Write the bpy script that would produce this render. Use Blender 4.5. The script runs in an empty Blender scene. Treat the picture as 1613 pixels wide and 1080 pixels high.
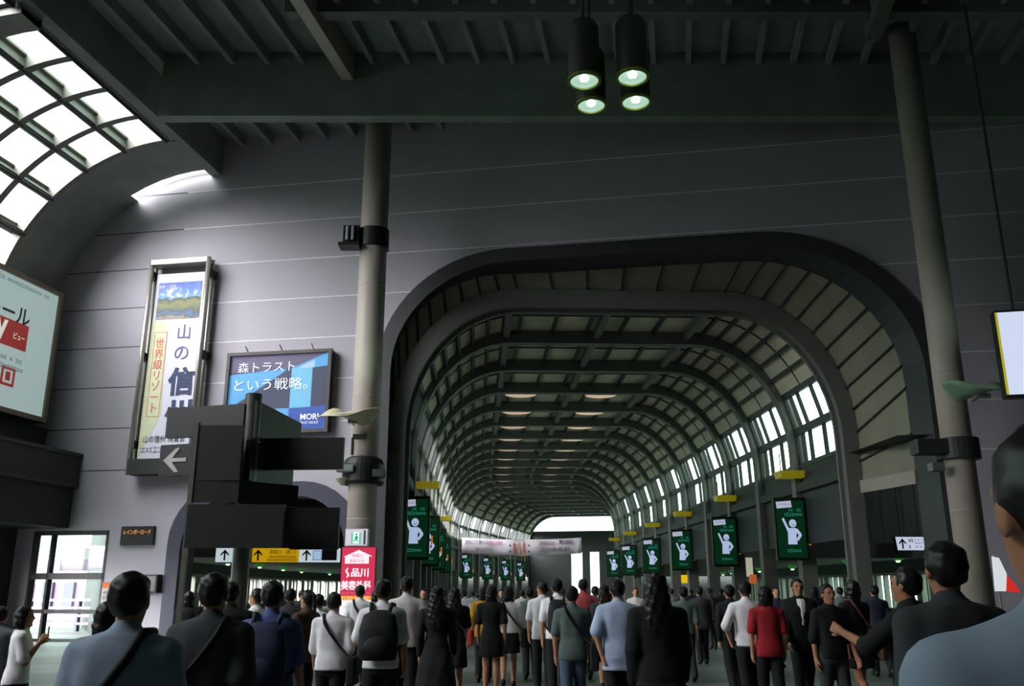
import bpy, bmesh, math, random
import numpy as np
from math import sin, cos, pi, radians as R, sqrt, atan2
from mathutils import Vector, Matrix
from mathutils.geometry import tessellate_polygon

random.seed(7)
S = bpy.context.scene
COL = S.collection

# ------------------------------------------------------------------ camera, sky, exposure
EYE = 1.6
FPX = 1400.0
PITCH = R(15.5)
cam_data = bpy.data.cameras.new('camera')
cam_data.sensor_width = 36.0
cam_data.lens = FPX / 1613 * 36
cam_data.clip_end = 600
cam = bpy.data.objects.new('camera', cam_data)
cam.location = (0, 0, EYE)
cam.rotation_euler = (pi / 2 + PITCH, 0, 0)
COL.objects.link(cam)
S.camera = cam

SKY = 4.3
world = bpy.data.worlds.new('overcast_sky')
S.world = world
world.use_nodes = True
wn = world.node_tree.nodes
wn['Background'].inputs['Color'].default_value = (0.72, 1.0, 0.86, 1)
wn['Background'].inputs['Strength'].default_value = SKY
S.view_settings.view_transform = 'Standard'
S.view_settings.look = 'None'
S.view_settings.gamma = 1.0
S.view_settings.exposure = 0.0
S.view_settings.use_curve_mapping = False
S.cycles.max_bounces = 8
S.cycles.diffuse_bounces = 4
S.cycles.glossy_bounces = 3
S.cycles.transparent_max_bounces = 12
S.cycles.sample_clamp_indirect = 6.0

# the bright hazy side of the sky, coming in over the glazed roof
sun = bpy.data.lights.new('hazy_sun', 'SUN')
sun.energy = 28.0
sun.angle = R(64)
sun.color = (1.0, 0.93, 0.98)
sun_ob = bpy.data.objects.new('hazy_sun', sun)
_a = R(-10.0)
_r, _n, _z = 0.70, 1.0, -0.80
sun_ob.rotation_euler = Vector((_r * cos(_a) - _n * sin(_a), _r * sin(_a) + _n * cos(_a), _z)).to_track_quat('-Z', 'Y').to_euler()
sun_ob.location = (-30, -20, 30)
COL.objects.link(sun_ob)

# a fair daylight portal for each glazed opening: it only tells the sky where to come in
def portal(center, xdir, ydir, w, h):
    """xdir, ydir: unit vectors in the opening's plane; light enters along -(xdir x ydir)"""
    x, y = Vector(xdir).normalized(), Vector(ydir).normalized()
    z = x.cross(y)
    d = bpy.data.lights.new('daylight', 'AREA')
    d.shape = 'RECTANGLE'
    d.size, d.size_y = w, h
    d.cycles.is_portal = True
    o = bpy.data.objects.new('daylight', d)
    o.matrix_world = Matrix(((x.x, y.x, z.x, center[0]), (x.y, y.y, z.y, center[1]), (x.z, y.z, z.z, center[2]), (0, 0, 0, 1)))
    COL.objects.link(o)
    return o

# ------------------------------------------------------------------ frames of the place
A_H = R(2.2)      # concourse axis, turned a little to the left of the view
A_F = R(-10.0)    # front hall axis, turned to the right
BEND0, BEND1, TURN = 74.0, 90.0, R(-13.9)
UC = 4.8          # middle of the concourse

_path = []
def _mkpath():
    x, y = UC * cos(A_H), UC * sin(A_H)
    step = 0.25
    d = 0.0
    while d < 190:
        t = min(1, max(0, (d - BEND0) / (BEND1 - BEND0)))
        h = A_H + TURN * t
        _path.append((x, y, h))
        x += -sin(h) * step
        y += cos(h) * step
        d += step
_mkpath()
def heading(d):
    t = min(1, max(0, (d - BEND0) / (BEND1 - BEND0)))
    return A_H + TURN * t
def HB(u, d, z=0.0):
    """point of the concourse: u across, d along, z up"""
    k = max(0.0, min(d / 0.25, len(_path) - 2.001))
    i = int(k); f = k - i
    x = _path[i][0] * (1 - f) + _path[i + 1][0] * f
    y = _path[i][1] * (1 - f) + _path[i + 1][1] * f
    h = heading(d)
    return Vector((x + (u - UC) * cos(h), y + (u - UC) * sin(h), z))
def FR(r, n, z=0.0):
    """point of the front hall: r across, n towards the big wall, z up"""
    return Vector((r * cos(A_F) - n * sin(A_F), r * sin(A_F) + n * cos(A_F), z))
WALL_N = 26.93

# ------------------------------------------------------------------ materials
MATS = {}
def mat(name, col, rough=0.6, metal=0.0, emit=0.0, var=0.10, scale=6.0, bump=0.0, spec=0.4, ecol=None):
    if name in MATS: return MATS[name]
    m = bpy.data.materials.new(name)
    m.use_nodes = True
    nt = m.node_tree
    b = nt.nodes['Principled BSDF']
    b.inputs['Roughness'].default_value = rough
    b.inputs['Metallic'].default_value = metal
    b.inputs['Specular IOR Level'].default_value = spec
    tc = nt.nodes.new('ShaderNodeTexCoord')
    nz = nt.nodes.new('ShaderNodeTexNoise')
    nz.inputs['Scale'].default_value = scale
    nz.inputs['Detail'].default_value = 3
    nt.links.new(tc.outputs['Object'], nz.inputs['Vector'])
    cr = nt.nodes.new('ShaderNodeValToRGB')
    cr.color_ramp.elements[0].position = 0.3
    cr.color_ramp.elements[1].position = 0.7
    cr.color_ramp.elements[0].color = (*[c * (1 - var) for c in col], 1)
    cr.color_ramp.elements[1].color = (*[min(1, c * (1 + var)) for c in col], 1)
    nt.links.new(nz.outputs['Fac'], cr.inputs['Fac'])
    nt.links.new(cr.outputs['Color'], b.inputs['Base Color'])
    if emit:
        b.inputs['Emission Color'].default_value = (*(ecol or col), 1)
        b.inputs['Emission Strength'].default_value = emit
    if bump:
        bp = nt.nodes.new('ShaderNodeBump')
        bp.inputs['Strength'].default_value = bump
        bp.inputs['Distance'].default_value = 0.02
        nt.links.new(nz.outputs['Fac'], bp.inputs['Height'])
        nt.links.new(bp.outputs['Normal'], b.inputs['Normal'])
    MATS[name] = m
    return m

def lin(r, g, b):
    f = lambda c: (c / 255 / 12.92) if c <= 10 else ((c / 255 + 0.055) / 1.055) ** 2.4
    return (f(r), f(g), f(b))
def smat(name, rgb, **k):   # colour given as sRGB bytes
    return mat(name, lin(*rgb), **k)
def lit(name, rgb, e=1.0, **k):   # a backlit surface
    c = lin(*rgb)
    return mat(name, tuple(0.5 * x for x in c), emit=e, ecol=c, rough=0.35, var=0.04, **k)

def glass_mat():
    m = bpy.data.materials.new('window glass')
    m.use_nodes = True
    nt = m.node_tree
    nt.nodes.remove(nt.nodes['Principled BSDF'])
    tr = nt.nodes.new('ShaderNodeBsdfTransparent')
    tr.inputs['Color'].default_value = (0.93, 0.96, 0.96, 1)
    gl = nt.nodes.new('ShaderNodeBsdfGlossy')
    gl.inputs['Roughness'].default_value = 0.06
    mx = nt.nodes.new('ShaderNodeMixShader')
    mx.inputs['Fac'].default_value = 0.04
    nt.links.new(tr.outputs['BSDF'], mx.inputs[1])
    nt.links.new(gl.outputs['BSDF'], mx.inputs[2])
    nt.links.new(mx.outputs['Shader'], nt.nodes['Material Output'].inputs['Surface'])
    return m
GLASS = glass_mat()

def floor_mat():
    m = bpy.data.materials.new('station floor tiles')
    m.use_nodes = True
    nt = m.node_tree
    b = nt.nodes['Principled BSDF']
    tc = nt.nodes.new('ShaderNodeTexCoord')
    mp = nt.nodes.new('ShaderNodeMapping')
    mp.inputs['Rotation'].default_value = (0, 0, -A_H)
    br = nt.nodes.new('ShaderNodeTexBrick')
    br.offset = 0.0
    br.inputs['Scale'].default_value = 1.0
    br.inputs['Brick Width'].default_value = 0.6
    br.inputs['Row Height'].default_value = 0.6
    br.inputs['Mortar Size'].default_value = 0.008
    br.inputs['Color1'].default_value = (0.11, 0.125, 0.115, 1)
    br.inputs['Color2'].default_value = (0.14, 0.155, 0.14, 1)
    br.inputs['Mortar'].default_value = (0.04, 0.046, 0.042, 1)
    wv = nt.nodes.new('ShaderNodeTexWave')
    wv.wave_type = 'BANDS'; wv.bands_direction = 'Y'
    wv.inputs['Scale'].default_value = 0.07
    cr = nt.nodes.new('ShaderNodeValToRGB')
    cr.color_ramp.elements[0].position = 0.5; cr.color_ramp.elements[0].color = (0.55, 0.58, 0.56, 1)
    cr.color_ramp.elements[1].position = 0.56; cr.color_ramp.elements[1].color = (1, 1, 1, 1)
    mx = nt.nodes.new('ShaderNodeMixRGB'); mx.blend_type = 'MULTIPLY'; mx.inputs['Fac'].default_value = 1
    nt.links.new(tc.outputs['Object'], mp.inputs['Vector'])
    nt.links.new(mp.outputs['Vector'], br.inputs['Vector'])
    nt.links.new(mp.outputs['Vector'], wv.inputs['Vector'])
    nt.links.new(wv.outputs['Color'], cr.inputs['Fac'])
    nt.links.new(br.outputs['Color'], mx.inputs['Color1'])
    nt.links.new(cr.outputs['Color'], mx.inputs['Color2'])
    nt.links.new(mx.outputs['Color'], b.inputs['Base Color'])
    b.inputs['Roughness'].default_value = 0.45
    return m

def lake_mat(h):
    """printed photograph: blue sky with cloud, a wooded hill, a lake; object z runs 0..h"""
    m = bpy.data.materials.new('landscape print')
    m.use_nodes = True
    nt = m.node_tree
    b = nt.nodes['Principled BSDF']
    tc = nt.nodes.new('ShaderNodeTexCoord')
    sp = nt.nodes.new('ShaderNodeSeparateXYZ')
    nt.links.new(tc.outputs['Object'], sp.inputs['Vector'])
    nz = nt.nodes.new('ShaderNodeTexNoise'); nz.inputs['Scale'].default_value = 2.6; nz.inputs['Detail'].default_value = 6
    nt.links.new(tc.outputs['Object'], nz.inputs['Vector'])
    ma = nt.nodes.new('ShaderNodeMath'); ma.operation = 'MULTIPLY_ADD'
    ma.inputs[1].default_value = 0.5 * h; ma.inputs[2].default_value = -0.25 * h
    nt.links.new(nz.outputs['Fac'], ma.inputs[0])
    ad = nt.nodes.new('ShaderNodeMath'); ad.operation = 'ADD'
    nt.links.new(sp.outputs['Z'], ad.inputs[0]); nt.links.new(ma.outputs[0], ad.inputs[1])
    dv = nt.nodes.new('ShaderNodeMath'); dv.operation = 'DIVIDE'; dv.inputs[1].default_value = h
    nt.links.new(ad.outputs[0], dv.inputs[0])
    cr = nt.nodes.new('ShaderNodeValToRGB')
    el = cr.color_ramp.elements
    el[0].position = 0.0; el[0].color = (*lin(140, 122, 112), 1)
    el[1].position = 1.0; el[1].color = (*lin(18, 62, 165), 1)
    for p, c in ((.09, (36, 66, 62)), (.15, (48, 92, 150)), (.21, (34, 58, 52)), (.27, (70, 84, 34)), (.40, (108, 108, 34)), (.52, (40, 62, 34)), (.57, (30, 60, 40)), (.59, (86, 140, 215))):
        e = el.new(p); e.color = (*lin(*c), 1)
    nt.links.new(dv.outputs[0], cr.inputs['Fac'])
    n2 = nt.nodes.new('ShaderNodeTexNoise'); n2.inputs['Scale'].default_value = 4.2; n2.inputs['Detail'].default_value = 4
    nt.links.new(tc.outputs['Object'], n2.inputs['Vector'])
    c2 = nt.nodes.new('ShaderNodeValToRGB')
    c2.color_ramp.elements[0].position = .52; c2.color_ramp.elements[0].color = (0, 0, 0, 1)
    c2.color_ramp.elements[1].position = .60; c2.color_ramp.elements[1].color = (1, 1, 1, 1)
    nt.links.new(n2.outputs['Fac'], c2.inputs['Fac'])
    c3 = nt.nodes.new('ShaderNodeValToRGB'); e3 = c3.color_ramp.elements
    e3[0].position = .58; e3[0].color = (0, 0, 0, 1); e3[1].position = .63; e3[1].color = (1, 1, 1, 1)
    x = e3.new(.80); x.color = (1, 1, 1, 1); x = e3.new(.88); x.color = (0, 0, 0, 1)
    nt.links.new(dv.outputs[0], c3.inputs['Fac'])
    ml = nt.nodes.new('ShaderNodeMath'); ml.operation = 'MULTIPLY'
    nt.links.new(c2.outputs['Color'], ml.inputs[0]); nt.links.new(c3.outputs['Color'], ml.inputs[1])
    mc = nt.nodes.new('ShaderNodeMixRGB'); mc.inputs['Color2'].default_value = (*lin(232, 234, 240), 1)
    nt.links.new(ml.outputs[0], mc.inputs['Fac']); nt.links.new(cr.outputs['Color'], mc.inputs['Color1'])
    nt.links.new(mc.outputs['Color'], b.inputs['Base Color'])
    b.inputs['Roughness'].default_value = 0.4
    return m

M_WALL = smat('pale enamel wall panels', (170, 166, 175), rough=0.55, var=0.03, scale=0.5)
M_CEIL = smat('grey ceiling boards', (132, 138, 132), rough=0.8, var=0.12, scale=1.0)
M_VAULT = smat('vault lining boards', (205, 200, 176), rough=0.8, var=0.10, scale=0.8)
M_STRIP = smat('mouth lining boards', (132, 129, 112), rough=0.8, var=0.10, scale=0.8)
M_RIB = smat('grey painted vault ribs', (104, 107, 100), rough=0.55, var=0.08)
M_RIBL = smat('pale painted rib columns', (150, 145, 135), rough=0.5, var=0.06)
M_DARK = smat('dark grey cladding', (46, 52, 50), rough=0.6, var=0.10, scale=0.8)
M_BLACK = smat('black sign enamel', (22, 24, 24), rough=0.5, var=0.1)
M_RIM = smat('charcoal arch trim', (54, 58, 58), rough=0.5, var=0.08, scale=0.7)
M_RIMB = smat('slate blue arch trim', (60, 60, 78), rough=0.5, var=0.08, scale=0.7)
M_STEEL = smat('brushed steel', (176, 172, 164), rough=0.35, metal=0.6, var=0.05)
M_MULL = smat('grey window frame', (120, 120, 112), rough=0.5, var=0.06)
M_MULD = smat('dark window frame', (50, 52, 50), rough=0.5, var=0.06)
M_COLUMN = smat('beige painted column', (178, 168, 158), rough=0.5, var=0.04, scale=1.5)
M_FLOOR = floor_mat()
M_WHITE = smat('white paint', (225, 225, 228), rough=0.5, var=0.02)
M_YELLOW = smat('yellow sign panel', (190, 165, 30), rough=0.5, var=0.06)
M_INK = smat('black ink', (24, 24, 28), rough=0.6)

# ------------------------------------------------------------------ mesh helpers
class MB:
    def __init__(s):
        s.v = []; s.f = []; s.mi = []
    def add(s, vs, fs, m=0):
        o = len(s.v)
        s.v += [tuple(p) for p in vs]
        s.f += [tuple(i + o for i in f) for f in fs]
        s.mi += [m] * len(fs)
        return s
    def box(s, c, sz, rot=None, m=0):
        hx, hy, hz = (q / 2 for q in sz)
        pts = [Vector((x, y, z)) for x in (-hx, hx) for y in (-hy, hy) for z in (-hz, hz)]
        if rot is not None: pts = [rot @ p for p in pts]
        pts = [p + Vector(c) for p in pts]
        return s.add(pts, [(0, 1, 3, 2), (4, 6, 7, 5), (0, 4, 5, 1), (2, 3, 7, 6), (0, 2, 6, 4), (1, 5, 7, 3)], m)
    def box2(s, a, b, m=0):
        return s.box([(a[i] + b[i]) / 2 for i in range(3)], [abs(b[i] - a[i]) for i in range(3)], None, m)
    def hexa(s, p, m=0):
        """eight corners: bottom ring 0-3, top ring 4-7"""
        return s.add(p, [(3, 2, 1, 0), (4, 5, 6, 7), (0, 1, 5, 4), (1, 2, 6, 5), (2, 3, 7, 6), (3, 0, 4, 7)], m)
    def tube(s, pts, r, n=10, m=0, cap=True):
        pts = [Vector(p) for p in pts]
        rs = r if isinstance(r, (list, tuple)) else [r] * len(pts)
        rings = []
        prev = None
        for i, p in enumerate(pts):
            t = (pts[min(i + 1, len(pts) - 1)] - pts[max(i - 1, 0)]).normalized()
            if prev is None:
                a = t.orthogonal().normalized()
            else:
                a = (prev - t * prev.dot(t)).normalized()
            prev = a
            b = t.cross(a)
            rings.append([p + (a * cos(2 * pi * k / n) + b * sin(2 * pi * k / n)) * rs[i] for k in range(n)])
        vs = [q for r_ in rings for q in r_]
        fs = []
        for i in range(len(pts) - 1):
            for k in range(n):
                a0 = i * n + k; a1 = i * n + (k + 1) % n
                fs.append((a0, a1, a1 + n, a0 + n))
        if cap:
            fs.append(tuple(range(n))[::-1]); fs.append(tuple((len(pts) - 1) * n + k for k in range(n)))
        return s.add(vs, fs, m)
    def lathe(s, prof, c=(0, 0, 0), n=24, m=0, caps=(1, 1)):
        """prof: (radius, z)"""
        vs = []; fs = []
        for (r, z) in prof:
            for k in range(n):
                vs.append((c[0] + r * cos(2 * pi * k / n), c[1] + r * sin(2 * pi * k / n), c[2] + z))
        for i in range(len(prof) - 1):
            for k in range(n):
                a0 = i * n + k; a1 = i * n + (k + 1) % n
                fs.append((a0, a1, a1 + n, a0 + n))
        if caps[0]: fs.append(tuple(range(n))[::-1])
        if caps[1]: fs.append(tuple((len(prof) - 1) * n + k for k in range(n)))
        return s.add(vs, fs, m)
    def grid(s, rows, m=0, close=False):
        nr, nc = len(rows), len(rows[0])
        vs = [q for r in rows for q in r]
        fs = []
        for i in range(nr - 1):
            for j in range(nc - 1):
                fs.append((i * nc + j, i * nc + j + 1, (i + 1) * nc + j + 1, (i + 1) * nc + j))
        return s.add(vs, fs, m)
    def poly(s, pts2, y=0.0, t=0.01, m=0):
        """flat outline in local x,z, front at y, thickness t behind it"""
        n = len(pts2)
        tr = tessellate_polygon([[Vector((p[0], p[1], 0)) for p in pts2]])
        vs = [(p[0], y, p[1]) for p in pts2] + [(p[0], y + t, p[1]) for p in pts2]
        fs = [tuple(f) for f in tr] + [tuple(i + n for i in f) for f in tr]
        fs += [(i, (i + 1) % n, (i + 1) % n + n, i + n) for i in range(n)]
        return s.add(vs, fs, m)
    def build(s, name, mats, parent=None, smooth=False, fix=True):
        me = bpy.data.meshes.new(name)
        me.from_pydata(s.v, [], s.f)
        if not isinstance(mats, (list, tuple)): mats = [mats]
        for m in mats: me.materials.append(m)
        me.polygons.foreach_set('material_index', s.mi)
        if fix:
            bm = bmesh.new(); bm.from_mesh(me)
            bmesh.ops.recalc_face_normals(bm, faces=bm.faces)
            bm.to_mesh(me); bm.free()
        if smooth:
            me.polygons.foreach_set('use_smooth', [True] * len(me.polygons))
        o = bpy.data.objects.new(name, me)
        COL.objects.link(o)
        if parent is not None: o.parent = parent
        return o

def bevel(o, w=0.01, seg=2):
    md = o.modifiers.new('edge', 'BEVEL'); md.width = w; md.segments = seg; md.limit_method = 'ANGLE'
    return o
def tag(o, label=None, cat=None, group=None, kind=None):
    if label: o['label'] = label
    if cat: o['category'] = cat
    if group: o['group'] = group
    if kind: o['kind'] = kind
    return o
def thing(name, label, cat, loc=(0, 0, 0), rz=0.0, group=None, kind=None):
    o = bpy.data.objects.new(name, None)
    o.empty_display_size = 0.3
    COL.objects.link(o)
    o.location = loc
    o.rotation_euler = (0, 0, rz)
    return tag(o, label, cat, group, kind)
def struct(name, mb, mats, label=None, smooth=False):
    o = mb.build(name, mats, None, smooth)
    o['kind'] = 'structure'
    if label: o['label'] = label
    return o
def copy_tree(o, parent=None):
    c = o.copy(); COL.objects.link(c)
    if parent is not None: c.parent = parent
    for ch in list(o.children): copy_tree(ch, c)
    return c

def text(body, size, x, z, y, mt, parent, name='lettering', align='CENTER', sx=1.0, bold=0.0, shear=0.0, vertical=False, spacing=1.0, tilt=0.0):
    """lettering in the local x,z plane, facing -y"""
    cu = bpy.data.curves.new(name, 'FONT')
    cu.body = '\n'.join(body) if vertical else body
    cu.size = size
    cu.align_x = align
    cu.align_y = 'CENTER'
    cu.extrude = 0.003
    cu.offset = bold
    cu.shear = shear
    cu.space_character = spacing
    if vertical: cu.space_line = spacing
    o = bpy.data.objects.new(name, cu)
    COL.objects.link(o)
    bpy.context.view_layer.update()
    me = bpy.data.meshes.new_from_object(o.evaluated_get(bpy.context.evaluated_depsgraph_get()))
    bpy.data.objects.remove(o)
    bpy.data.curves.remove(cu)
    me.transform(Matrix.Rotation(pi / 2, 4, 'X') @ Matrix.Diagonal((sx, 1, 1, 1)))
    if tilt: me.transform(Matrix.Rotation(tilt, 4, 'Y'))
    me.transform(Matrix.Translation((x, y, z)))
    me.materials.clear(); me.materials.append(mt)
    t = bpy.data.objects.new(name, me)
    COL.objects.link(t)
    t.parent = parent
    return t

def dashes(mb, x0, x1, z, h, y, seed=0, t=0.004, dens=1.0, m=0):
    """a row of print too small to read"""
    rg = random.Random(seed)
    x = x0
    while x < x1 - 0.2 * h:
        w = h * rg.uniform(0.35, 0.8)
        if rg.random() < 0.9 * dens:
            a = rg.uniform(0.25, 0.45) * h
            mb.box2((x, y, z - a), (min(x1, x + w), y + t, z - a + h * 0.18), m)
            mb.box2((x, y, z + a - h * 0.18), (min(x1, x + w), y + t, z + a), m)
            xm = x + w * rg.uniform(.3, .6)
            mb.box2((xm, y, z - a), (xm + h * .14, y + t, z + a), m)
        x += w + h * 0.14
    return mb

def arrow_pts(cx, cz, s, ang=0.0, w=0.13):
    """outline of an arrow that points up, turned by ang"""
    p = [(-w, -.5), (w, -.5), (w, .18), (.34, -.12), (.34, .14), (0, .5), (-.34, .14), (-.34, -.12), (-w, .18)]
    c, n = cos(ang), sin(ang)
    return [(cx + s * (a * c - b * n), cz + s * (a * n + b * c)) for a, b in p]
# ================================================================== SETTING
# ---- floor
mb = MB(); mb.add([(-60, -12, 0), (60, -12, 0), (60, 150, 0), (-60, 150, 0)], [(0, 1, 2, 3)])
struct('floor', mb, M_FLOOR)

# ---- profiles of the concourse
def prof(ul, ur, zt, rxl, rzl, rxr, rzr, n=14, zb=0.0):
    pts = [(ul, zb), (ul, (zb + zt - rzl) / 2)]
    for i in range(n + 1):
        a = pi / 2 * i / n
        pts.append((ul + rxl * (1 - cos(a)), zt - rzl + rzl * sin(a)))
    ua, ub = ul + rxl, ur - rxr
    for i in range(1, 6): pts.append((ua + (ub - ua) * i / 6, zt))
    for i in range(n + 1):
        a = pi / 2 * (1 - i / n)
        pts.append((ur - rxr * (1 - cos(a)), zt - rzr + rzr * sin(a)))
    pts += [(ur, (zb + zt - rzr) / 2), (ur, zb)]
    return pts
RIB_IN = prof(-2.3, 11.9, 10.8, 3.6, 4.3, 3.6, 4.3)
RIB_OUT = prof(-2.85, 12.45, 11.4, 4.1, 4.8, 4.1, 4.8)
LUL, LUR, LZT, LRX, LRZ = -2.52, 12.12, 11.3, 4.05, 4.75      # lining
def lin_u(side, z, off=0.0):
    zc = LZT - LRZ
    k = 0 if z <= zc else LRX * (1 - sqrt(max(0, 1 - ((z - zc) / LRZ) ** 2)))
    return (LUL + k - off) if side < 0 else (LUR - k + off)
def wall_d(u): return (26.93 - 0.2113 * u) / 0.9774   # where the front wall crosses the concourse axis lines

RIBS = [28.8 + 4.5 * i for i in range(21)]
DEND = RIBS[-1]

def ring(mb, a, b, d0, d1, m=0):
    """a box-section hoop between two profiles"""
    n = len(a)
    vs = []
    for p, d in ((a, d0), (b, d0), (b, d1), (a, d1)):
        vs += [HB(q[0], d(q[0]) if callable(d) else d, q[1]) for q in p]
    fs = []
    for k in range(4):
        for i in range(n - 1):
            fs.append((k * n + i, k * n + i + 1, ((k + 1) % 4) * n + i + 1, ((k + 1) % 4) * n + i))
    mb.add(vs, fs, m)

# ---- ribs that come down as columns
for i, d in enumerate(RIBS):
    mb = MB()
    if i == 0:
        ring(mb, [(u, z) for u, z in prof(-2.35, 11.95, 10.75, 3.65, 4.3, 3.65, 4.3)], RIB_OUT, d - 0.35, d + 0.3)
        ring(mb, prof(-2.22, 11.82, 10.62, 3.5, 4.2, 3.5, 4.2), prof(-2.36, 11.96, 10.76, 3.66, 4.3, 3.66, 4.3), d - 0.06, d + 0.06)
    else:
        ring(mb, RIB_IN, RIB_OUT, d - 0.22, d + 0.22)
    struct('trim_%d' % (i + 1), mb, M_RIB, 'arched vault rib that comes down as a column on each side')

# ---- vault lining with battens, one length per bay
ZW0, ZW1 = 6.0, 8.75     # window band
def lining_pts():
    L = []
    zc = LZT - LRZ
    a0 = math.asin((ZW1 - zc) / LRZ)
    for i in range(15):
        a = a0 + (pi / 2 - a0) * i / 14
        L.append((LUL + LRX * (1 - cos(a)), zc + LRZ * sin(a)))
    ua, ub = LUL + LRX, LUR - LRX
    M = [(ua + (ub - ua) * i / 10, LZT) for i in range(1, 10)]
    Rr = [(LUL + LUR - u, z) for u, z in reversed(L)]
    return L + M + Rr
LPTS = lining_pts()
mb = MB()
ds = [28.8 + i * 1.5 for i in range(61)]
mb.grid([[HB(u, d, z) for u, z in LPTS] for d in ds], 0)
for i in range(len(RIBS) - 1):
    d0, d1 = RIBS[i] + 0.22, RIBS[i + 1] - 0.22
    for j in range(1, len(LPTS) - 1):
        if j % 2: continue
        (ua, za), (u, z), (ub, zb) = LPTS[j - 1], LPTS[j], LPTS[j + 1]
        t = Vector((ub - ua, zb - za)).normalized(); nn = Vector((t.y, -t.x))
        if nn.dot(Vector((4.8 - u, 5 - z))) < 0: nn = -nn
        c = [(u - t.x * .06, z - t.y * .06), (u + t.x * .06, z + t.y * .06), (u + t.x * .06 + nn.x * .16, z + t.y * .06 + nn.y * .16), (u - t.x * .06 + nn.x * .16, z - t.y * .06 + nn.y * .16)]
        mb.hexa([HB(p[0], d0, p[1]) for p in c] + [HB(p[0], d1, p[1]) for p in c], 1)
    # cross noggings halfway
    dm = (d0 + d1) / 2
    for j in range(1, len(LPTS) - 1):
        (ua, za), (ub, zb) = LPTS[j], LPTS[j + 1]
        k = 0.05
        mb.hexa([HB(ua, dm - .03, za), HB(ub, dm - .03, zb), HB(ub, dm - .03, zb - k), HB(ua, dm - .03, za - k),
                 HB(ua, dm + .03, za), HB(ub, dm + .03, zb), HB(ub, dm + .03, zb - k), HB(ua, dm + .03, za - k)], 1)
struct('ceiling_concourse', mb, [M_VAULT, M_DARK], 'arched ceiling of boards between the ribs')
for k, u in enumerate((1.05, 4.55, 8.05)):
    mb = MB()
    rows = []
    for d in ds:
        rows.append([HB(u - .12, d, 10.98), HB(u + .12, d, 10.98), HB(u + .12, d, 11.28), HB(u - .12, d, 11.28), HB(u - .12, d, 10.98)])
    mb.grid(rows)
    struct('trim_%d' % (31 + k), mb, M_RIB, 'long ceiling beam running down the vault')

# ---- spandrels below the window band and the strips of low wall
for side, nm in ((-1, 'wall_left_spandrel'), (1, 'wall_right_spandrel')):
    mb = MB()
    rows = []
    for d in ds:
        u6 = lin_u(side, ZW0)
        rows.append([HB(u6, d, ZW0), HB(u6, d, 5.45), HB(u6 - side * .18, d, 5.4), HB(u6 - side * .18, d, 5.1), HB(u6, d, 5.05), HB(u6, d, 3.2)])
    mb.grid(rows)
    struct(nm, mb, M_DARK)

# ---- windows
_wn = [0]
def window_obj(label=None):
    _wn[0] += 1
    o = thing('window_%d' % _wn[0], label, None, kind='structure')
    return o
def bay_window(side, d0, d1):
    w = window_obj('bay window of six panes in the vault side')
    fm, gm = MB(), MB()
    def P(z, d, off): return HB(lin_u(side, z, off), d, z)
    def bar(z0, z1, a, b, dep=0.10):
        fm.hexa([P(z0, a, -.03), P(z0, b, -.03), P(z0, b, dep), P(z0, a, dep), P(z1, a, -.03), P(z1, b, -.03), P(z1, b, dep), P(z1, a, dep)])
    rows = ((6.15, 7.22), (7.48, 8.6))
    for z0, z1 in ((6.0, 6.15), (7.22, 7.48), (8.6, 8.78)): bar(z0, z1, d0, d1)
    n = 3
    for z0, z1 in rows:
        for k in range(n + 1):
            c = d0 + (d1 - d0) * k / n
            bar(z0, z1, c - .05, c + .05)
        bar(z0, z1, d0 + (d1 - d0) * 0.84, d0 + (d1 - d0) * 0.84 + .05, .12)
        for k in range(n):
            a, b = d0 + (d1 - d0) * k / n + .05, d0 + (d1 - d0) * (k + 1) / n - .05
            zm = (z0 + z1) / 2
            vs = [P(z, d, .05) for z in (z0, zm, z1) for d in (a, b)]
            gm.add(vs, [(0, 1, 3, 2), (2, 3, 5, 4)])
    fm.build('frame', M_MULD, w)
    gm.build('pane', GLASS, w)
for i in range(len(RIBS) - 1):
    for side in (-1, 1):
        bay_window(side, RIBS[i] + .22, RIBS[i + 1] - .22)
def bay_portal(side, d0, d1):
    za, zb = 6.15, 8.6
    A, B = HB(lin_u(side, za, .3), d0, za), HB(lin_u(side, za, .3), d1, za)
    C = HB(lin_u(side, zb, .3), d0, zb)
    x = (B - A).normalized(); y = (C - A); h = y.length; y.normalize()
    if side < 0: x = -x
    # light leaves along -(x cross y): towards the hall
    z = x.cross(y)
    mid = (A + B) / 2 + (C - A) / 2
    if z.dot(HB(4.8, (d0 + d1) / 2, 7) - mid) > 0: x = -x
    portal(mid, x, y, (B - A).length, h)
for a in range(0, 20, 4):
    for side in (-1, 1): bay_portal(side, RIBS[a], RIBS[a + 4] if a + 4 < 21 else RIBS[-1])

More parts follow.
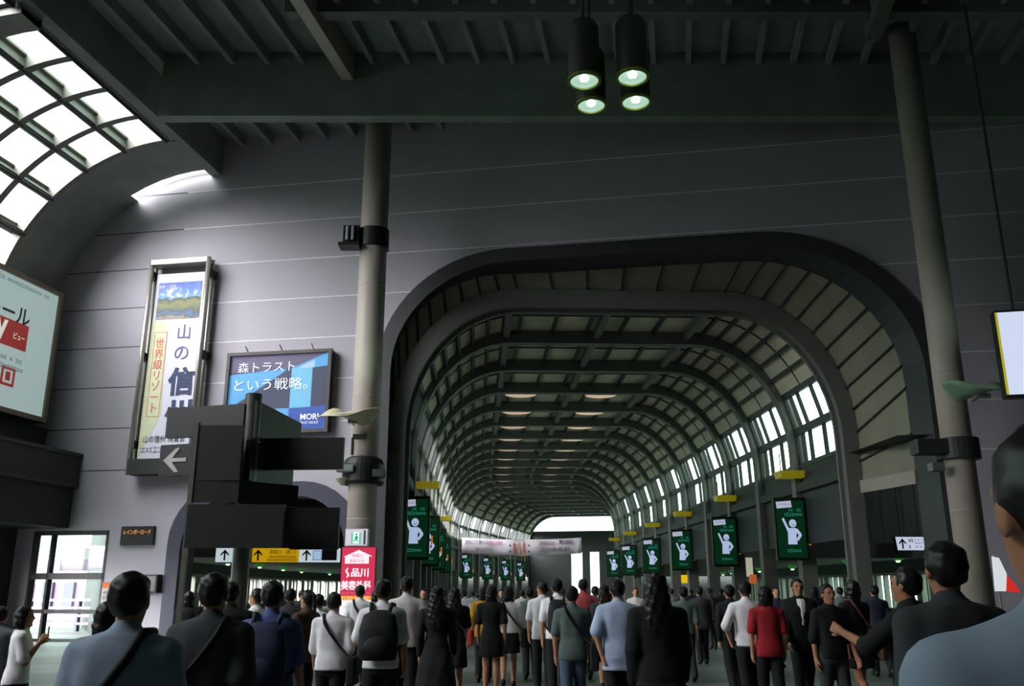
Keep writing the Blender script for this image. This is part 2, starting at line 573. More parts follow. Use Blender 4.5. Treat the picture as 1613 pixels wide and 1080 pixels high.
# ---- side aisles under a low ceiling
for side, nm, uo in ((-1, 'left', -17.5), (1, 'right', 24.0)):
    ui = LUL if side < 0 else LUR
    def uo_at(d):
        if side > 0 or d >= 42: return uo
        return -11.9 + (uo + 11.9) * (d - 30.2) / 11.8
    mb = MB()
    dd = [34 + i * 2 for i in range(43)]
    mb.grid([[HB(ui, d, 3.2), HB((ui + uo_at(d)) / 2, d, 3.2), HB(uo_at(d), d, 3.2)] for d in dd])
    struct('ceiling_aisle_' + nm, mb, M_CEIL)
    mb = MB()
    dw = [d for d in dd if d >= (34 if side > 0 else 42)]
    mb.grid([[HB(uo, d, 3.2), HB(uo, d, 2.5)] for d in dw])
    mb.grid([[HB(uo, d, .55), HB(uo, d, 0)] for d in dw])
    if side > 0: mb.add([HB(uo, 22, 0), HB(uo, 34, 0), HB(uo, 34, 6), HB(uo, 22, 6)], [(0, 1, 2, 3)])
    else: mb.grid([[HB(uo_at(d), d, 6), HB(uo_at(d), d, 0)] for d in (30.2, 34, 38, 42)])
    struct('wall_aisle_' + nm, mb, M_DARK)
    # fascia where the low ceiling begins
    mb = MB()
    zf = 2.75
    for u0, u1 in ((ui, uo_at(34)),):
        mb.hexa([HB(u0, 34, zf), HB(u1, 34, zf), HB(u1, 34.3, zf), HB(u0, 34.3, zf), HB(u0, 34, 6.2), HB(u1, 34, 6.2), HB(u1, 34.3, 6.2), HB(u0, 34.3, 6.2)])
    struct('wall_fascia_' + nm, mb, smat('dim grey fascia', (112, 120, 118)) if side > 0 else M_DARK)
    # high ceiling between the front wall and the fascia
    mb = MB()
    ue = uo if side > 0 else -12.0
    us = [ui + (ue - ui) * k / 4 for k in range(5)]
    mb.grid([[HB(u, wall_d(u) + .1, 5.9) for u in us], [HB(u, 34.1, 5.9) for u in us]])
    struct('ceiling_lobby_' + nm, mb, M_DARK)
    # windows in the outer wall
    d = 34.0 if side > 0 else 42.0
    rg = random.Random(4 + side)
    while d < 116:
        w = window_obj('low aisle window of narrow upright panes')
        fm, gm = MB(), MB()
        d1 = d + 4.0
        def bar(a, b, z0, z1):
            o = .15 * side
            fm.hexa([HB(uo - o, a, z0), HB(uo - o, b, z0), HB(uo + o, b, z0), HB(uo + o, a, z0), HB(uo - o, a, z1), HB(uo - o, b, z1), HB(uo + o, b, z1), HB(uo + o, a, z1)])
        bar(d, d1, .5, .6); bar(d, d1, 2.4, 2.55)
        x = d
        while x < d1 - .05:
            wbar = rg.choice((.12, .12, .35, .6, .3))
            bar(x, min(x + wbar, d1), .6, 2.4)
            x += wbar
            wg = rg.choice((.4, .6, .8, .35))
            if x >= d1 - .02: break
            e = min(x + wg, d1)
            gm.add([HB(uo, x, .6), HB(uo, e, .6), HB(uo, e, 2.4), HB(uo, x, 2.4)], [(0, 1, 2, 3)])
            x = e
        fm.build('frame', M_MULL, w)
        if gm.f: gm.build('pane', GLASS, w)
        d += 4.0

# ---- far end of the concourse: dark screen wall, open sky above it and two upright lights beside it
mb = MB()
def endbox(u0, u1, z0, z1, d=DEND + .3, t=.4):
    mb.hexa([HB(u0, d, z0), HB(u1, d, z0), HB(u1, d + t, z0), HB(u0, d + t, z0), HB(u0, d, z1), HB(u1, d, z1), HB(u1, d + t, z1), HB(u0, d + t, z1)])
SL = ((3.3, 4.75), (5.75, 6.95))
us = [-17.6, SL[0][0], SL[0][1], SL[1][0], SL[1][1], 24.1]
endbox(us[0], us[1], 0, 9.0); endbox(us[2], us[3], 0, 9.0); endbox(us[4], us[5], 0, 9.0)
for a, b in SL: endbox(a, b, 6.3, 9.0)
struct('wall_far_end', mb, M_DARK)
w = window_obj('tall upright window in the far end wall beside its twin')
mb = MB()
for a, b in SL: mb.add([HB(a, DEND + .5, 0.05), HB(b, DEND + .5, 0.05), HB(b, DEND + .5, 6.3), HB(a, DEND + .5, 6.3)], [(0, 1, 2, 3)])
mb.build('pane', GLASS, w)
w = window_obj('wide fanlight over the far end wall')
mb = MB()
zs = [q for q in LPTS if q[1] > 8.9]
pl = [(u, z) for u, z in zs]
vs = [HB(u, DEND + .5, z) for u, z in pl] + [HB(u, DEND + .5, 9.0) for u, z in pl]
n = len(pl)
mb.add(vs, [(i, i + 1, i + 1 + n, i + n) for i in range(n - 1)])
mb.build('pane', GLASS, w)

# ---- big front wall with its openings
def u_to_r(u):
    p = HB(u, wall_d(u), 0)
    return p.x * cos(A_F) + p.y * sin(A_F)
RIM = prof(-3.0, 13.1, 12.05, 4.0, 3.6, 4.6, 4.4)
def rnd_arch(r0, r1, zt, rad, n=8):
    pts = [(r0, 0)]
    for i in range(n + 1):
        a = pi / 2 * i / n
        pts.append((r0 + rad * (1 - cos(a)), zt - rad + rad * sin(a)))
    for i in range(n + 1):
        a = pi / 2 * (1 - i / n)
        pts.append((r1 - rad * (1 - cos(a)), zt - rad + rad * sin(a)))
    pts.append((r1, 0))
    return pts
ARCH_OUT = rnd_arch(-15.95, -9.55, 4.92, 1.9)
ARCH_IN = rnd_arch(-15.5, -10.0, 4.45, 1.6)
RIMR = [(u_to_r(u), z) for u, z in RIM]
WIN_R0, WIN_R1, WIN_Z = -20.85, -18.12, 3.45
outline = [(-23.0, 0), (WIN_R0, 0), (WIN_R0, WIN_Z), (WIN_R1, WIN_Z), (WIN_R1, 0)] + ARCH_OUT + RIMR + [(20.5, 0), (20.5, 18.2), (-23.0, 18.2)]
tr = tessellate_polygon([[Vector((p[0], p[1], 0)) for p in outline]])
mb = MB()
n = len(outline)
mb.add([FR(r, WALL_N, z) for r, z in outline] + [FR(r, WALL_N + .35, z) for r, z in outline],
       [tuple(t) for t in tr] + [tuple(i + n for i in t) for t in tr] + [(i, (i + 1) % n, (i + 1) % n + n, i + n) for i in range(n)])
def rim_left_r(z):      # wall extent beside the opening at a height
    if z > 12.05: return None
    c = [(r, zz) for r, zz in RIMR]
    half = len(c) // 2
    def at(pts):
        for (r0, z0), (r1, z1) in zip(pts, pts[1:]):
            lo, hi = sorted((z0, z1))
            if lo <= z <= hi and hi > lo: return r0 + (r1 - r0) * (z - z0) / (z1 - z0)
        return pts[0][0]
    return at(c[:half]), at(c[half:])
def ledge(r0, r1, z):
    cut = -16.6  # joints are painted as if lit on one side, shaded on the other
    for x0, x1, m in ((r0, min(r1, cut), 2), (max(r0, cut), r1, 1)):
        if x1 - x0 < .1: continue
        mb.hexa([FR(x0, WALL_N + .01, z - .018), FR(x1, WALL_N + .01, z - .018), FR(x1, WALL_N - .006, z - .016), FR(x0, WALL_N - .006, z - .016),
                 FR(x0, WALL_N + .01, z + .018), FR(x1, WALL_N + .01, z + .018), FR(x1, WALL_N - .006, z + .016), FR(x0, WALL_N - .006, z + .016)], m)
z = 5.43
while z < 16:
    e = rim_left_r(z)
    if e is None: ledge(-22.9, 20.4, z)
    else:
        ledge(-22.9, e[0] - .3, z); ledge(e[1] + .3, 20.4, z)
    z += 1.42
struct('wall_front', mb, [M_WALL, smat('joint painted lit', (235, 230, 238), rough=.4), smat('joint painted shaded', (70, 68, 78))])

# arch trim of the concourse mouth, and the boarded strip behind it
mb = MB()
RIM_IN = prof(-2.85, 12.95, 11.9, 3.9, 3.5, 4.5, 4.3)
RIM_OUT2 = prof(-3.3, 13.4, 12.35, 4.2, 3.8, 4.8, 4.6)
ring(mb, RIM_IN, RIM_OUT2, lambda u: wall_d(u) - .22, lambda u: wall_d(u) + 1.15)
struct('trim_41', mb, M_RIM, 'wide charcoal trim round the concourse mouth')
mb = MB()
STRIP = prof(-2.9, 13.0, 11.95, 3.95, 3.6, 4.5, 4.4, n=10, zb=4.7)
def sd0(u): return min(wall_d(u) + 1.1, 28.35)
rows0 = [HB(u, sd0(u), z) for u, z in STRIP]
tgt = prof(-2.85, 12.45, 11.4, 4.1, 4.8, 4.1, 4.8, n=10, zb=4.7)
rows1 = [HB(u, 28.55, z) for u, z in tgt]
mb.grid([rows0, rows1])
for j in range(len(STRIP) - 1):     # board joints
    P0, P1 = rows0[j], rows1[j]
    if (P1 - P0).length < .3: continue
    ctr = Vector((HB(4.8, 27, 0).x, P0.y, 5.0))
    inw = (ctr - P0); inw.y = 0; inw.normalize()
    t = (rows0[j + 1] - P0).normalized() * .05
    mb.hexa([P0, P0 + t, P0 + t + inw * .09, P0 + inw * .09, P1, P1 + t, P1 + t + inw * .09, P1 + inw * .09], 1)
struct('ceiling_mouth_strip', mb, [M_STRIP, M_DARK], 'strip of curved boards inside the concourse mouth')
mb = MB()
for u0, u1, k in ((-2.9, -2.85, 0), (13.0, 12.45, 1)):
    if not k: mb.add([HB(u0, sd0(u0), 0), HB(u1, 28.55, 0), HB(u1, 28.55, 4.7), HB(u0, sd0(u0), 4.7)], [(0, 1, 2, 3)])
    q = [(u0, sd0(u0)), (u1, 28.55)]
    o = -.12 if u0 > 0 else .12
    mb.hexa([HB(q[0][0], q[0][1], 4.6), HB(q[1][0], q[1][1], 4.6), HB(q[1][0] + o, q[1][1], 4.6), HB(q[0][0] + o, q[0][1], 4.6), HB(q[0][0], q[0][1], 5.0), HB(q[1][0], q[1][1], 5.0), HB(q[1][0] + o, q[1][1], 5.0), HB(q[0][0] + o, q[0][1], 5.0)], 1)
struct('wall_mouth_sides', mb, [smat('near black cladding', (27, 30, 28)), M_RIBL])
# slit window beside the first rib
w = window_obj('slit window of four short panes beside the first rib')
mb = MB(); fm = MB()
for z0, z1 in ((6.0, 6.55), (6.75, 7.2), (7.45, 8.1), (8.25, 8.75)):
    f = lambda z: 12.93 - (0 if z < 6.6 else 4.4 * (1 - sqrt(1 - ((z - 6.6) / 4.9) ** 2)))
    a, b = 27.95, 28.2
    vs = [HB(f(z) - .22, d, z) for z in (z0, (z0 + z1) / 2, z1) for d in (a, b)]
    mb.add(vs, [(0, 1, 3, 2), (2, 3, 5, 4)])
    vs = [HB(f(z) - .20, d, z) for z in (z0 - .1, z1 + .1) for d in (a - .06, b + .06)]
mb.build('pane', lit('slit glow as daylight', (235, 238, 250), 1.0), w)  # panes glow on their own in place of daylight through glass

# small arch trim
mb = MB()
na = len(ARCH_OUT)
vs = []
for p, nn in ((ARCH_IN, WALL_N - .12), (ARCH_OUT, WALL_N - .12), (ARCH_OUT, WALL_N + .8), (ARCH_IN, WALL_N + .8)):
    vs += [FR(r, nn, z) for r, z in p]
fs = []
for k in range(4):
    for i in range(na - 1): fs.append((k * na + i, k * na + i + 1, ((k + 1) % 4) * na + i + 1, ((k + 1) % 4) * na + i))
mb.add(vs, fs)
struct('trim_42', mb, M_RIMB, 'slate trim round the small arch')

# ---- front hall shell
mb = MB()
mb.add([FR(20, -9, 0), FR(20, 27, 0), FR(20, 27, 18.2), FR(20, -9, 18.2)], [(0, 1, 2, 3)])
struct('wall_right', mb, M_DARK)
mb = MB()
mb.add([FR(-23, -9, 0), FR(20, -9, 0), FR(20, -9, 18.2), FR(-23, -9, 18.2)], [(0, 1, 2, 3)])
struct('wall_back', mb, M_DARK)
BR, BZ, BA = -15.6, 10.1, 5.9
def barrel(a, n, off=0.0):
    return FR(BR - (BA + off) * sin(a), n, BZ + (BA + off) * cos(a))
mb = MB()
GW = (12.0, 24.9, .35, 3.3)
def lw(n0, n1, z0, z1):
    mb.hexa([FR(-21.5, n0, z0), FR(-21.5, n1, z0), FR(-21.8, n1, z0), FR(-21.8, n0, z0), FR(-21.5, n0, z1), FR(-21.5, n1, z1), FR(-21.8, n1, z1), FR(-21.8, n0, z1)])
lw(-9, 27, 0, GW[2]); lw(-9, 27, GW[3], BZ); lw(-9, GW[0], GW[2], GW[3]); lw(GW[1], 27, GW[2], GW[3])
struct('wall_left', mb, M_DARK)

# glazing at street level under the gallery
n0 = GW[0]; step = (GW[1] - GW[0]) / 4
for k in range(4):
    w = window_obj('street level window under the dark gallery')
    fm, gm = MB(), MB()
    a, b = n0 + k * step, n0 + (k + 1) * step
    for x0, x1, z0, z1 in ((a, a + .12, GW[2], GW[3]), (b - .12, b, GW[2], GW[3]), (a, b, GW[2], .45), (a, b, 3.2, GW[3]), (a, b, 1.9, 2.0), ((a + b) / 2 - .04, (a + b) / 2 + .04, GW[2], GW[3])):
        fm.hexa([FR(-21.45, x0, z0), FR(-21.45, x1, z0), FR(-21.6, x1, z0), FR(-21.6, x0, z0), FR(-21.45, x0, z1), FR(-21.45, x1, z1), FR(-21.6, x1, z1), FR(-21.6, x0, z1)])
    gm.add([FR(-21.55, a, GW[2]), FR(-21.55, b, GW[2]), FR(-21.55, b, GW[3]), FR(-21.55, a, GW[3])], [(0, 1, 2, 3)])
    fm.build('frame', M_MULD, w); gm.build('pane', GLASS, w)
_x = FR(0, 1, 0).normalized(); _y = Vector((0, 0, 1)); _z = _x.cross(_y)
if _z.dot(FR(1, 0, 0)) > 0: _x = -_x
portal(FR(-21.9, (GW[0] + GW[1]) / 2, (GW[2] + GW[3]) / 2), _x, _y, GW[1] - GW[0], GW[3] - GW[2])

# ceiling of the front hall: boards, joists, beams
mb = MB()
mb.add([FR(BR, -9, 17.4), FR(20, -9, 17.4), FR(20, 27, 17.4), FR(BR, 27, 17.4)], [(0, 1, 2, 3)])
mb.hexa([FR(BR - .15, -9, 15.95), FR(BR + .25, -9, 15.95), FR(BR + .25, 27, 15.95), FR(BR - .15, 27, 15.95), FR(BR - .15, -9, 17.5), FR(BR + .25, -9, 17.5), FR(BR + .25, 27, 17.5), FR(BR - .15, 27, 17.5)])
r = BR + 1.0
while r < 19.5:
    mb.hexa([FR(r - .08, -9, 17.0), FR(r + .08, -9, 17.0), FR(r + .08, 26.9, 17.0), FR(r - .08, 26.9, 17.0), FR(r - .08, -9, 17.4), FR(r + .08, -9, 17.4), FR(r + .08, 26.9, 17.4), FR(r - .08, 26.9, 17.4)], 1)
    r += 1.05
struct('ceiling', mb, [M_CEIL, M_CEIL])
def beam(nm, lab, pts, z0, z1, m=M_RIB):
    mb = MB(); mb.hexa([(p[0], p[1], z0) for p in pts] + [(p[0], p[1], z1) for p in pts])
    return struct(nm, mb, m, lab)
beam('trim_51', 'cross beam under the hall ceiling', [(-6.2, 20.9), (18, 20.9), (18, 21.3), (-6.2, 21.3)], 16.75, 17.35)
a, b = FR(-9.2, -8, 0), FR(-8.85, -8, 0); c, d = FR(-8.85, 23.9, 0), FR(-9.2, 23.9, 0)
beam('trim_52', 'pale beam under the hall ceiling running towards the big wall', [a[:2], b[:2], c[:2], d[:2]], 16.45, 17.35, M_COLUMN)
a, b = FR(6.0, -8, 0), FR(6.4, -8, 0); c, d = FR(6.4, 23.2, 0), FR(6.0, 23.2, 0)
beam('trim_53', 'grey beam under the hall ceiling running towards the big wall', [a[:2], b[:2], c[:2], d[:2]], 16.45, 17.35)
# bulkhead against the wall
mb = MB()
p = [(-10.6, 23.8), (16.9, 23.8), (16.9, 24.2), (-10.6, 24.2)]
mb.hexa([(q[0], q[1], 15.25) for q in p] + [(q[0], q[1], 17.38) for q in p])
struct('ceiling_bulkhead', mb, M_CEIL)

# ---- curved glazed roof
NSEG = 6
A0, A1 = R(3), R(90)
def arc(k): return A0 + (A1 - A0) * k / NSEG
# solid end against the wall
mb = MB()
aa = [R(i * 6) for i in range(16)]
mb.grid([[barrel(a, 24.25, .0) for a in aa], [barrel(a, 26.5, .0) for a in aa]])
mb.grid([[barrel(a, 24.25, .0) for a in aa], [barrel(a, 24.25, .55) for a in aa]])
mb.grid([[barrel(a, 24.25, -.10) for a in aa], [barrel(a, 24.25, .0) for a in aa]])
mb.grid([[barrel(a, 24.25, -.10) for a in aa], [barrel(a, 24.40, -.10) for a in aa]])
k = 6      # the strip next to the wall is glazed near the top
mb.grid([[barrel(a, 26.5) for a in aa[k - 1:]], [barrel(a, 27.0) for a in aa[k - 1:]]])
for q in (26.5, 26.93):
    mb.grid([[barrel(a, q, .0) for a in aa[:k]], [barrel(a, q, .3) for a in aa[:k]]])
struct('ceiling_curved_end', mb, M_CEIL, 'plain curved end of the glazed roof')
w = window_obj('curved sliver of rooflight against the big wall')
mb = MB(); mb.grid([[barrel(a, 26.5, .15) for a in aa[:k]], [barrel(a, 26.95, .15) for a in aa[:k]]]); mb.build('pane', GLASS, w)

NG = 1.62
def glazed_bay(n1, cols):
    """cols panes wide, ends at n1, steps back towards the camera"""
    w = window_obj('curved rooflight bay of square panes in deep grey frames')
    fm, gm, cm = MB(), MB(), MB()
    n0 = n1 - NG * cols
    for c in range(cols + 1):
        nc = n1 - NG * c
        sub = [A0 + (A1 - A0) * i / 24 for i in range(25)]
        prof4 = ((-.12, -.10), (.12, -.10), (.12, .42), (-.12, .42), (-.12, -.10))
        fm.grid([[barrel(a, nc + dn, off) for a in sub] for dn, off in prof4])
    for k in range(NSEG + 1):
        a = arc(k); da = .11 / BA
        ring4 = ((a - da, -.06), (a + da, -.06), (a + da, .42), (a - da, .42))
        fm.hexa([barrel(x, n0, o) for x, o in ring4] + [barrel(x, n1, o) for x, o in ring4])
        # round cover strip
        cm.tube([barrel(a, n0, -.1), barrel(a, n1, -.1)], .05, 8)
    for c in range(cols):
        for k in range(NSEG):
            na, nb = n1 - NG * (c + 1) + .12, n1 - NG * c - .12
            ar = [arc(k) + (arc(k + 1) - arc(k)) * i / 4 for i in range(5)]
            gm.grid([[barrel(x, na, .40) for x in ar], [barrel(x, nb, .40) for x in ar]])
            # inner frame of the light
            lo, hi = ar[0] + .1 / BA, ar[-1] - .1 / BA
            for x0, x1 in ((ar[0], lo + .06 / BA), (hi - .12 / BA, ar[-1])):
                r4 = ((x0, .28), (x1, .28), (x1, .38), (x0, .38))
                fm.hexa([barrel(x, na, o) for x, o in r4] + [barrel(x, nb, o) for x, o in r4])
    fm.build('frame', M_MULL, w); cm.build('cover_strip', M_MULD, w); gm.build('pane', GLASS, w)
    return n0
n1 = 24.2
cnt = 0
NCOLS = (4, 4, 4, 4, 2)
for cols in NCOLS:
    n0 = glazed_bay(n1, cols)
    # solid main rib between bays
    mb = MB()
    sub = [R(i * 5) for i in range(19)]
    p4 = ((0, -.35), (0, .5), (-.75, .5), (-.75, -.35), (0, -.35))
    mb.grid([[barrel(a, n0 + dn, o) for a in sub] for dn, o in p4])
    cnt += 1
    struct('trim_%d' % (60 + cnt), mb, M_MULL, 'main curved rib of the glazed roof')
    n1 = n0 - .75
mb = MB(); aa = [R(i * 6) for i in range(16)]
mb.grid([[barrel(a, -9.1) for a in aa], [barrel(a, n1) for a in aa]])
if n1 > -9: struct('ceiling_curved_back', mb, M_CEIL)
for k in range(3):
    a0, a1 = R(3 + 29 * k), R(3 + 29 * (k + 1))
    p, q = barrel(a0, 8, .5), barrel(a1, 8, .5)
    y = (p - q); h = y.length; y.normalize()
    x = FR(0, 1, 0).normalized()
    mid = (p + q) / 2
    mid = mid + (FR(0, 24.2 / 2 + n1 / 2 - 8, 0))
    z = x.cross(y)
    inside = FR(-10, 8, 6) - mid
    if z.dot(inside) > 0: x = -x
    portal(mid, x, y, 24.2 - n1, h)

# ---- street window in the front wall, and its neighbour
w = window_obj('tall window with blinds beside the pale wall')
fm, gm = MB(), MB()
def fb(r0, r1, z0, z1, n0=WALL_N - .02, n1=WALL_N + .2):
    fm.hexa([FR(r0, n0, z0), FR(r1, n0, z0), FR(r1, n1, z0), FR(r0, n1, z0), FR(r0, n0, z1), FR(r1, n0, z1), FR(r1, n1, z1), FR(r0, n1, z1)])
fb(WIN_R0, WIN_R1, 3.33, 3.47); fb(WIN_R0, WIN_R1, 1.92, 2.12); fb(WIN_R0, WIN_R1, .86, .98); fb(WIN_R0, WIN_R1, 0, .08)
for r0 in (WIN_R0, -20.2, WIN_R1 - .08): fb(r0, r0 + .08, 0, 3.4)
gm.add([FR(WIN_R0, WALL_N + .1, 0), FR(WIN_R1, WALL_N + .1, 0), FR(WIN_R1, WALL_N + .1, 3.4), FR(WIN_R0, WALL_N + .1, 3.4)], [(0, 1, 2, 3)])
fm.build('frame', M_MULD, w); gm.build('pane', GLASS, w)
bm_ = MB()
for i in range(17):
    z = 2.2 + i * .042
    a = FR(-20.0, WALL_N + .32, z); b = FR(WIN_R1 - .1, WALL_N + .32, z); a2 = FR(-20.0, WALL_N + .34, z + .038); b2 = FR(WIN_R1 - .1, WALL_N + .34, z + .038)
    bm_.add([a, b, b2, a2], [(0, 1, 2, 3)])
bm_.build('blind', smat('white slats', (190, 184, 200), rough=.5), w)
# the building across the street
mb = MB()
M_FAC = smat('pale facade across the street', (150, 112, 146), rough=.7, var=.05)
def fac(r0, r1, z0, z1, n0, n1, m=0):
    mb.hexa([FR(r0, n0, z0), FR(r1, n0, z0), FR(r1, n1, z0), FR(r0, n1, z0), FR(r0, n0, z1), FR(r1, n0, z1), FR(r1, n1, z1), FR(r0, n1, z1)], m)
fac(-48, -29, -.5, 3.2, 46, 47)
for i in range(14):
    fac(-47.5 + i * 1.3, -46.9 + i * 1.3, .4, 2.0, 45.8, 46.1, 1)
for z in (.25, .55, .85, 1.15): fac(-40, -19, z, z + .09, 33.5, 33.7)
for i in range(9): fac(-39 + i * 2.2, -38.9 + i * 2.2, 0, 1.2, 33.5, 33.7, 1)
o = struct('exterior_facade', mb, [M_FAC, smat('window band', (70, 70, 84))])
# ================================================================== THINGS
def ftext(body, cx, cz, h, y, mt, parent, w=None, name='lettering', bold=0.0, shear=0.0, vertical=False, line=1.0, tilt=0.0):
    """lettering fitted to a box of height h (and width w) about cx, cz; faces -y"""
    cu = bpy.data.curves.new(name, 'FONT')
    cu.body = '\n'.join(body) if vertical else body
    cu.align_x = 'CENTER'
    cu.extrude = 0.004
    cu.offset = bold
    cu.shear = shear
    cu.space_line = line
    cu.resolution_u = 3
    o = bpy.data.objects.new(name, cu)
    COL.objects.link(o)
    bpy.context.view_layer.update()
    me = bpy.data.meshes.new_from_object(o.evaluated_get(bpy.context.evaluated_depsgraph_get()))
    bpy.data.objects.remove(o); bpy.data.curves.remove(cu)
    co = np.zeros(len(me.vertices) * 3); me.vertices.foreach_get('co', co); co = co.reshape(-1, 3)
    lo, hi = co.min(0), co.max(0)
    sy = h / (hi[1] - lo[1]); sx = sy if w is None else w / (hi[0] - lo[0])
    m = (Matrix.Translation((cx, y, cz)) @ Matrix.Rotation(tilt, 4, 'Y') @ Matrix.Rotation(pi / 2, 4, 'X')
         @ Matrix.Diagonal((sx, sy, 1, 1)) @ Matrix.Translation((-(lo[0] + hi[0]) / 2, -(lo[1] + hi[1]) / 2, 0)))
    me.transform(m)
    me.materials.clear(); me.materials.append(mt)
    t = bpy.data.objects.new(name, me)
    COL.objects.link(t); t.parent = parent
    return t
def plate(name, x0, x1, z0, z1, y0, y1, m, parent):
    mb = MB(); mb.box2((x0, y0, z0), (x1, y1, z1)); return mb.build(name, m, parent)
def frame_mb(x0, x1, z0, z1, w, y0, y1):
    mb = MB()
    mb.box2((x0, y0, z0), (x0 + w, y1, z1)); mb.box2((x1 - w, y0, z0), (x1, y1, z1))
    mb.box2((x0 + w, y0, z0), (x1 - w, y1, z0 + w)); mb.box2((x0 + w, y0, z1 - w), (x1 - w, y1, z1))
    return mb
def shape(name, pts, y, m, parent, t=.006):
    mb = MB(); mb.poly(pts, y, t); return mb.build(name, m, parent)
def print_rows(name, rows, m, parent, seed=1):
    for i, (x0, x1, z, h, y) in enumerate(rows):
        mb = MB(); dashes(mb, x0, x1, z, h, y, seed * 31 + i); mb.build(name, m, parent)

# ---- the two round columns with what hangs on them
def column(name, lab, x, y, rad, extras):
    mb = MB(); mb.lathe([(rad, 0), (rad, 17.4)], (x, y, 0), 40)
    for z in (3.5, 7.0, 10.4, 13.8): mb.lathe([(rad + .004, z - .012), (rad + .004, z + .012)], (x, y, 0), 40)
    return struct(name, mb, M_COLUMN, lab, smooth=False)
for nm, lab, x, y, rad in (('column', 'beige round column before the pale wall', -4.25, 25.5, .41), ('column.001', 'round column in the dark beside the concourse mouth', 11.33, 22.5, .37)):
    o = column('column', lab, x, y, rad, None)
    for p in o.data.polygons: p.use_smooth = len(p.vertices) == 4

# clamp band with two small floodlights high on the near column
t = thing('column_floodlight', 'black box floodlights clamped high round the beige column', 'floodlight', (-4.25, 25.5, 11.95))
mb = MB(); mb.lathe([(.42, -.3), (.47, -.3), (.47, .3), (.42, .3)], (0, 0, 0), 32, caps=(0, 0)); mb.build('clamp_band', M_BLACK, t)
mb = MB(); mb.box((-.62, -.22, .0), (.5, .5, .62)); bevel(mb.build('housing', M_BLACK, t), .02)
mb = MB()
for k in (-.72, -.56): mb.lathe([(.055, -.2), (.055, .25)], (k, -.5, 0), 12)
mb.build('lamp_tube', smat('frosted tube', (150, 155, 170), rough=.3), t)
mb = MB(); mb.box((-.66, -.36, -.34), (.62, .5, .1)); mb.build('bracket', M_BLACK, t)

# wing-shaped uplighter reflectors on the columns
def wing(name, lab, loc, flip, span, mt):
    t = thing(name, lab, 'column light', loc, 0, 'wing shaped column lights')
    mb = MB()
    rows = []
    N = 28
    for i in range(N + 1):
        s = i / N
        x = (s - .5) * span * flip
        z = .13 * sin(2 * pi * (s * 1.12 + .02)) + .14 * (s - .5)
        wd = .10 + .30 * sin(pi * s) ** .7
        tl = .16 * sin(2 * pi * s)
        rows.append([(x, -.52 - wd, z - .05 - tl), (x, -.52 - wd * .5, z - .085 - tl * .5), (x, -.52, z - .09), (x, -.52 + wd * .5, z - .075), (x, -.52 + wd, z - .03 + tl)])
    mb.grid(rows)
    o = mb.build('reflector', mt, t, smooth=True)
    sd = o.modifiers.new('thick', 'SOLIDIFY'); sd.thickness = .02
    mb = MB(); mb.tube([(-.42 * flip, -.52, -.02), (.1 * flip, -.52, .05)], .035, 8); mb.build('lamp_tube', smat('pale tube', (200, 200, 190)), t)
    mb = MB(); mb.tube([(0.05, -.52, -.08), (0.05, -.2, -.22), (.05, .0, -.22)], .03, 8); mb.box((.1, -.48, -.2), (.26, .14, .12)); mb.build('bracket', M_STEEL, t)
M_WING = smat('cream reflector', (205, 200, 165), rough=.4)
wing('column_light', 'cream wing shaped light on the beige column by the blue billboard', (-4.55, 25.0, 6.33), 1, 1.75, M_WING)
wing('column_light', 'green tinted wing shaped light on the dark column by the blank screen', (11.6, 22.05, 6.42), -1, 1.85, smat('green tinted reflector', (150, 190, 160), rough=.4))
def uplight(x, y, z, e, spread=120, soft=1.0):
    d = bpy.data.lights.new('wing_lamp', 'SPOT'); d.energy = e; d.color = (.62, 1.0, .80); d.spot_size = R(spread); d.spot_blend = soft; d.shadow_soft_size = .25
    o = bpy.data.objects.new('wing_lamp', d); o.location = (x, y, z); o.rotation_euler = (pi, 0, 0); COL.objects.link(o)
uplight(-4.5, 24.2, 6.7, 60); uplight(11.9, 21.0, 6.8, 40)
# unseen columns with wing uplights, added to lift the dark ceiling
for r, n in ((7.1, 12.0), (7.1, -5.0), (-8.7, -5.0)):
    p = FR(r, n, 0)
    mb = MB(); mb.lathe([(.4, 0), (.4, 17.4)], (p.x, p.y, 0), 32); struct('column', mb, M_COLUMN)
    uplight(p.x, p.y - 1.1, 6.8, 800, 140, .7)
    wing('column_light', 'added cream wing shaped light on an unseen column, brightening the ceiling', (p.x, p.y - .4, 6.4), 1, 1.8, M_WING)

# loudspeaker and camera cluster lower on the near column
t = thing('loudspeaker_cluster', 'black horn loudspeakers and cameras strapped round the beige column', 'loudspeaker', (-4.25, 25.5, 4.85))
mb = MB(); mb.lathe([(.42, -.38), (.56, -.38), (.6, -.3), (.6, .18), (.52, .34), (.42, .4)], (0, 0, 0), 28, caps=(0, 0)); mb.build('collar', M_BLACK, t)
mb = MB(); mb.lathe([(.05, .0), (.22, .18), (.24, .2), (.0, .2)], (-.52, -.3, -.42), 18); mb.build('horn', smat('ivory plastic', (200, 200, 170)), t, smooth=True)
mb = MB(); mb.box((-.42, -.52, .02), (.5, .3, .2)); bevel(mb.build('camera_housing', smat('grey plastic', (120, 130, 130)), t), .03)
mb = MB(); mb.box((.5, -.4, -.1), (.34, .26, .22)); bevel(mb.build('speaker_box', M_DARK, t), .02)
mb = MB(); mb.tube([(-.3, -.3, .45), (-.3, -.3, .92), (-.05, -.36, .92)], .05, 8); mb.box((-.1, -.36, .95), (.34, .2, .12)); mb.build('bracket', M_DARK, t)
t = thing('column_ring_bracket', 'thick dark ring and arm round the column beside the concourse mouth', 'bracket', (11.33, 22.5, 5.05))
mb = MB(); mb.lathe([(.38, -.28), (.52, -.28), (.52, .24), (.38, .24)], (0, 0, 0), 28, caps=(0, 0)); mb.build('ring', M_RIM, t)
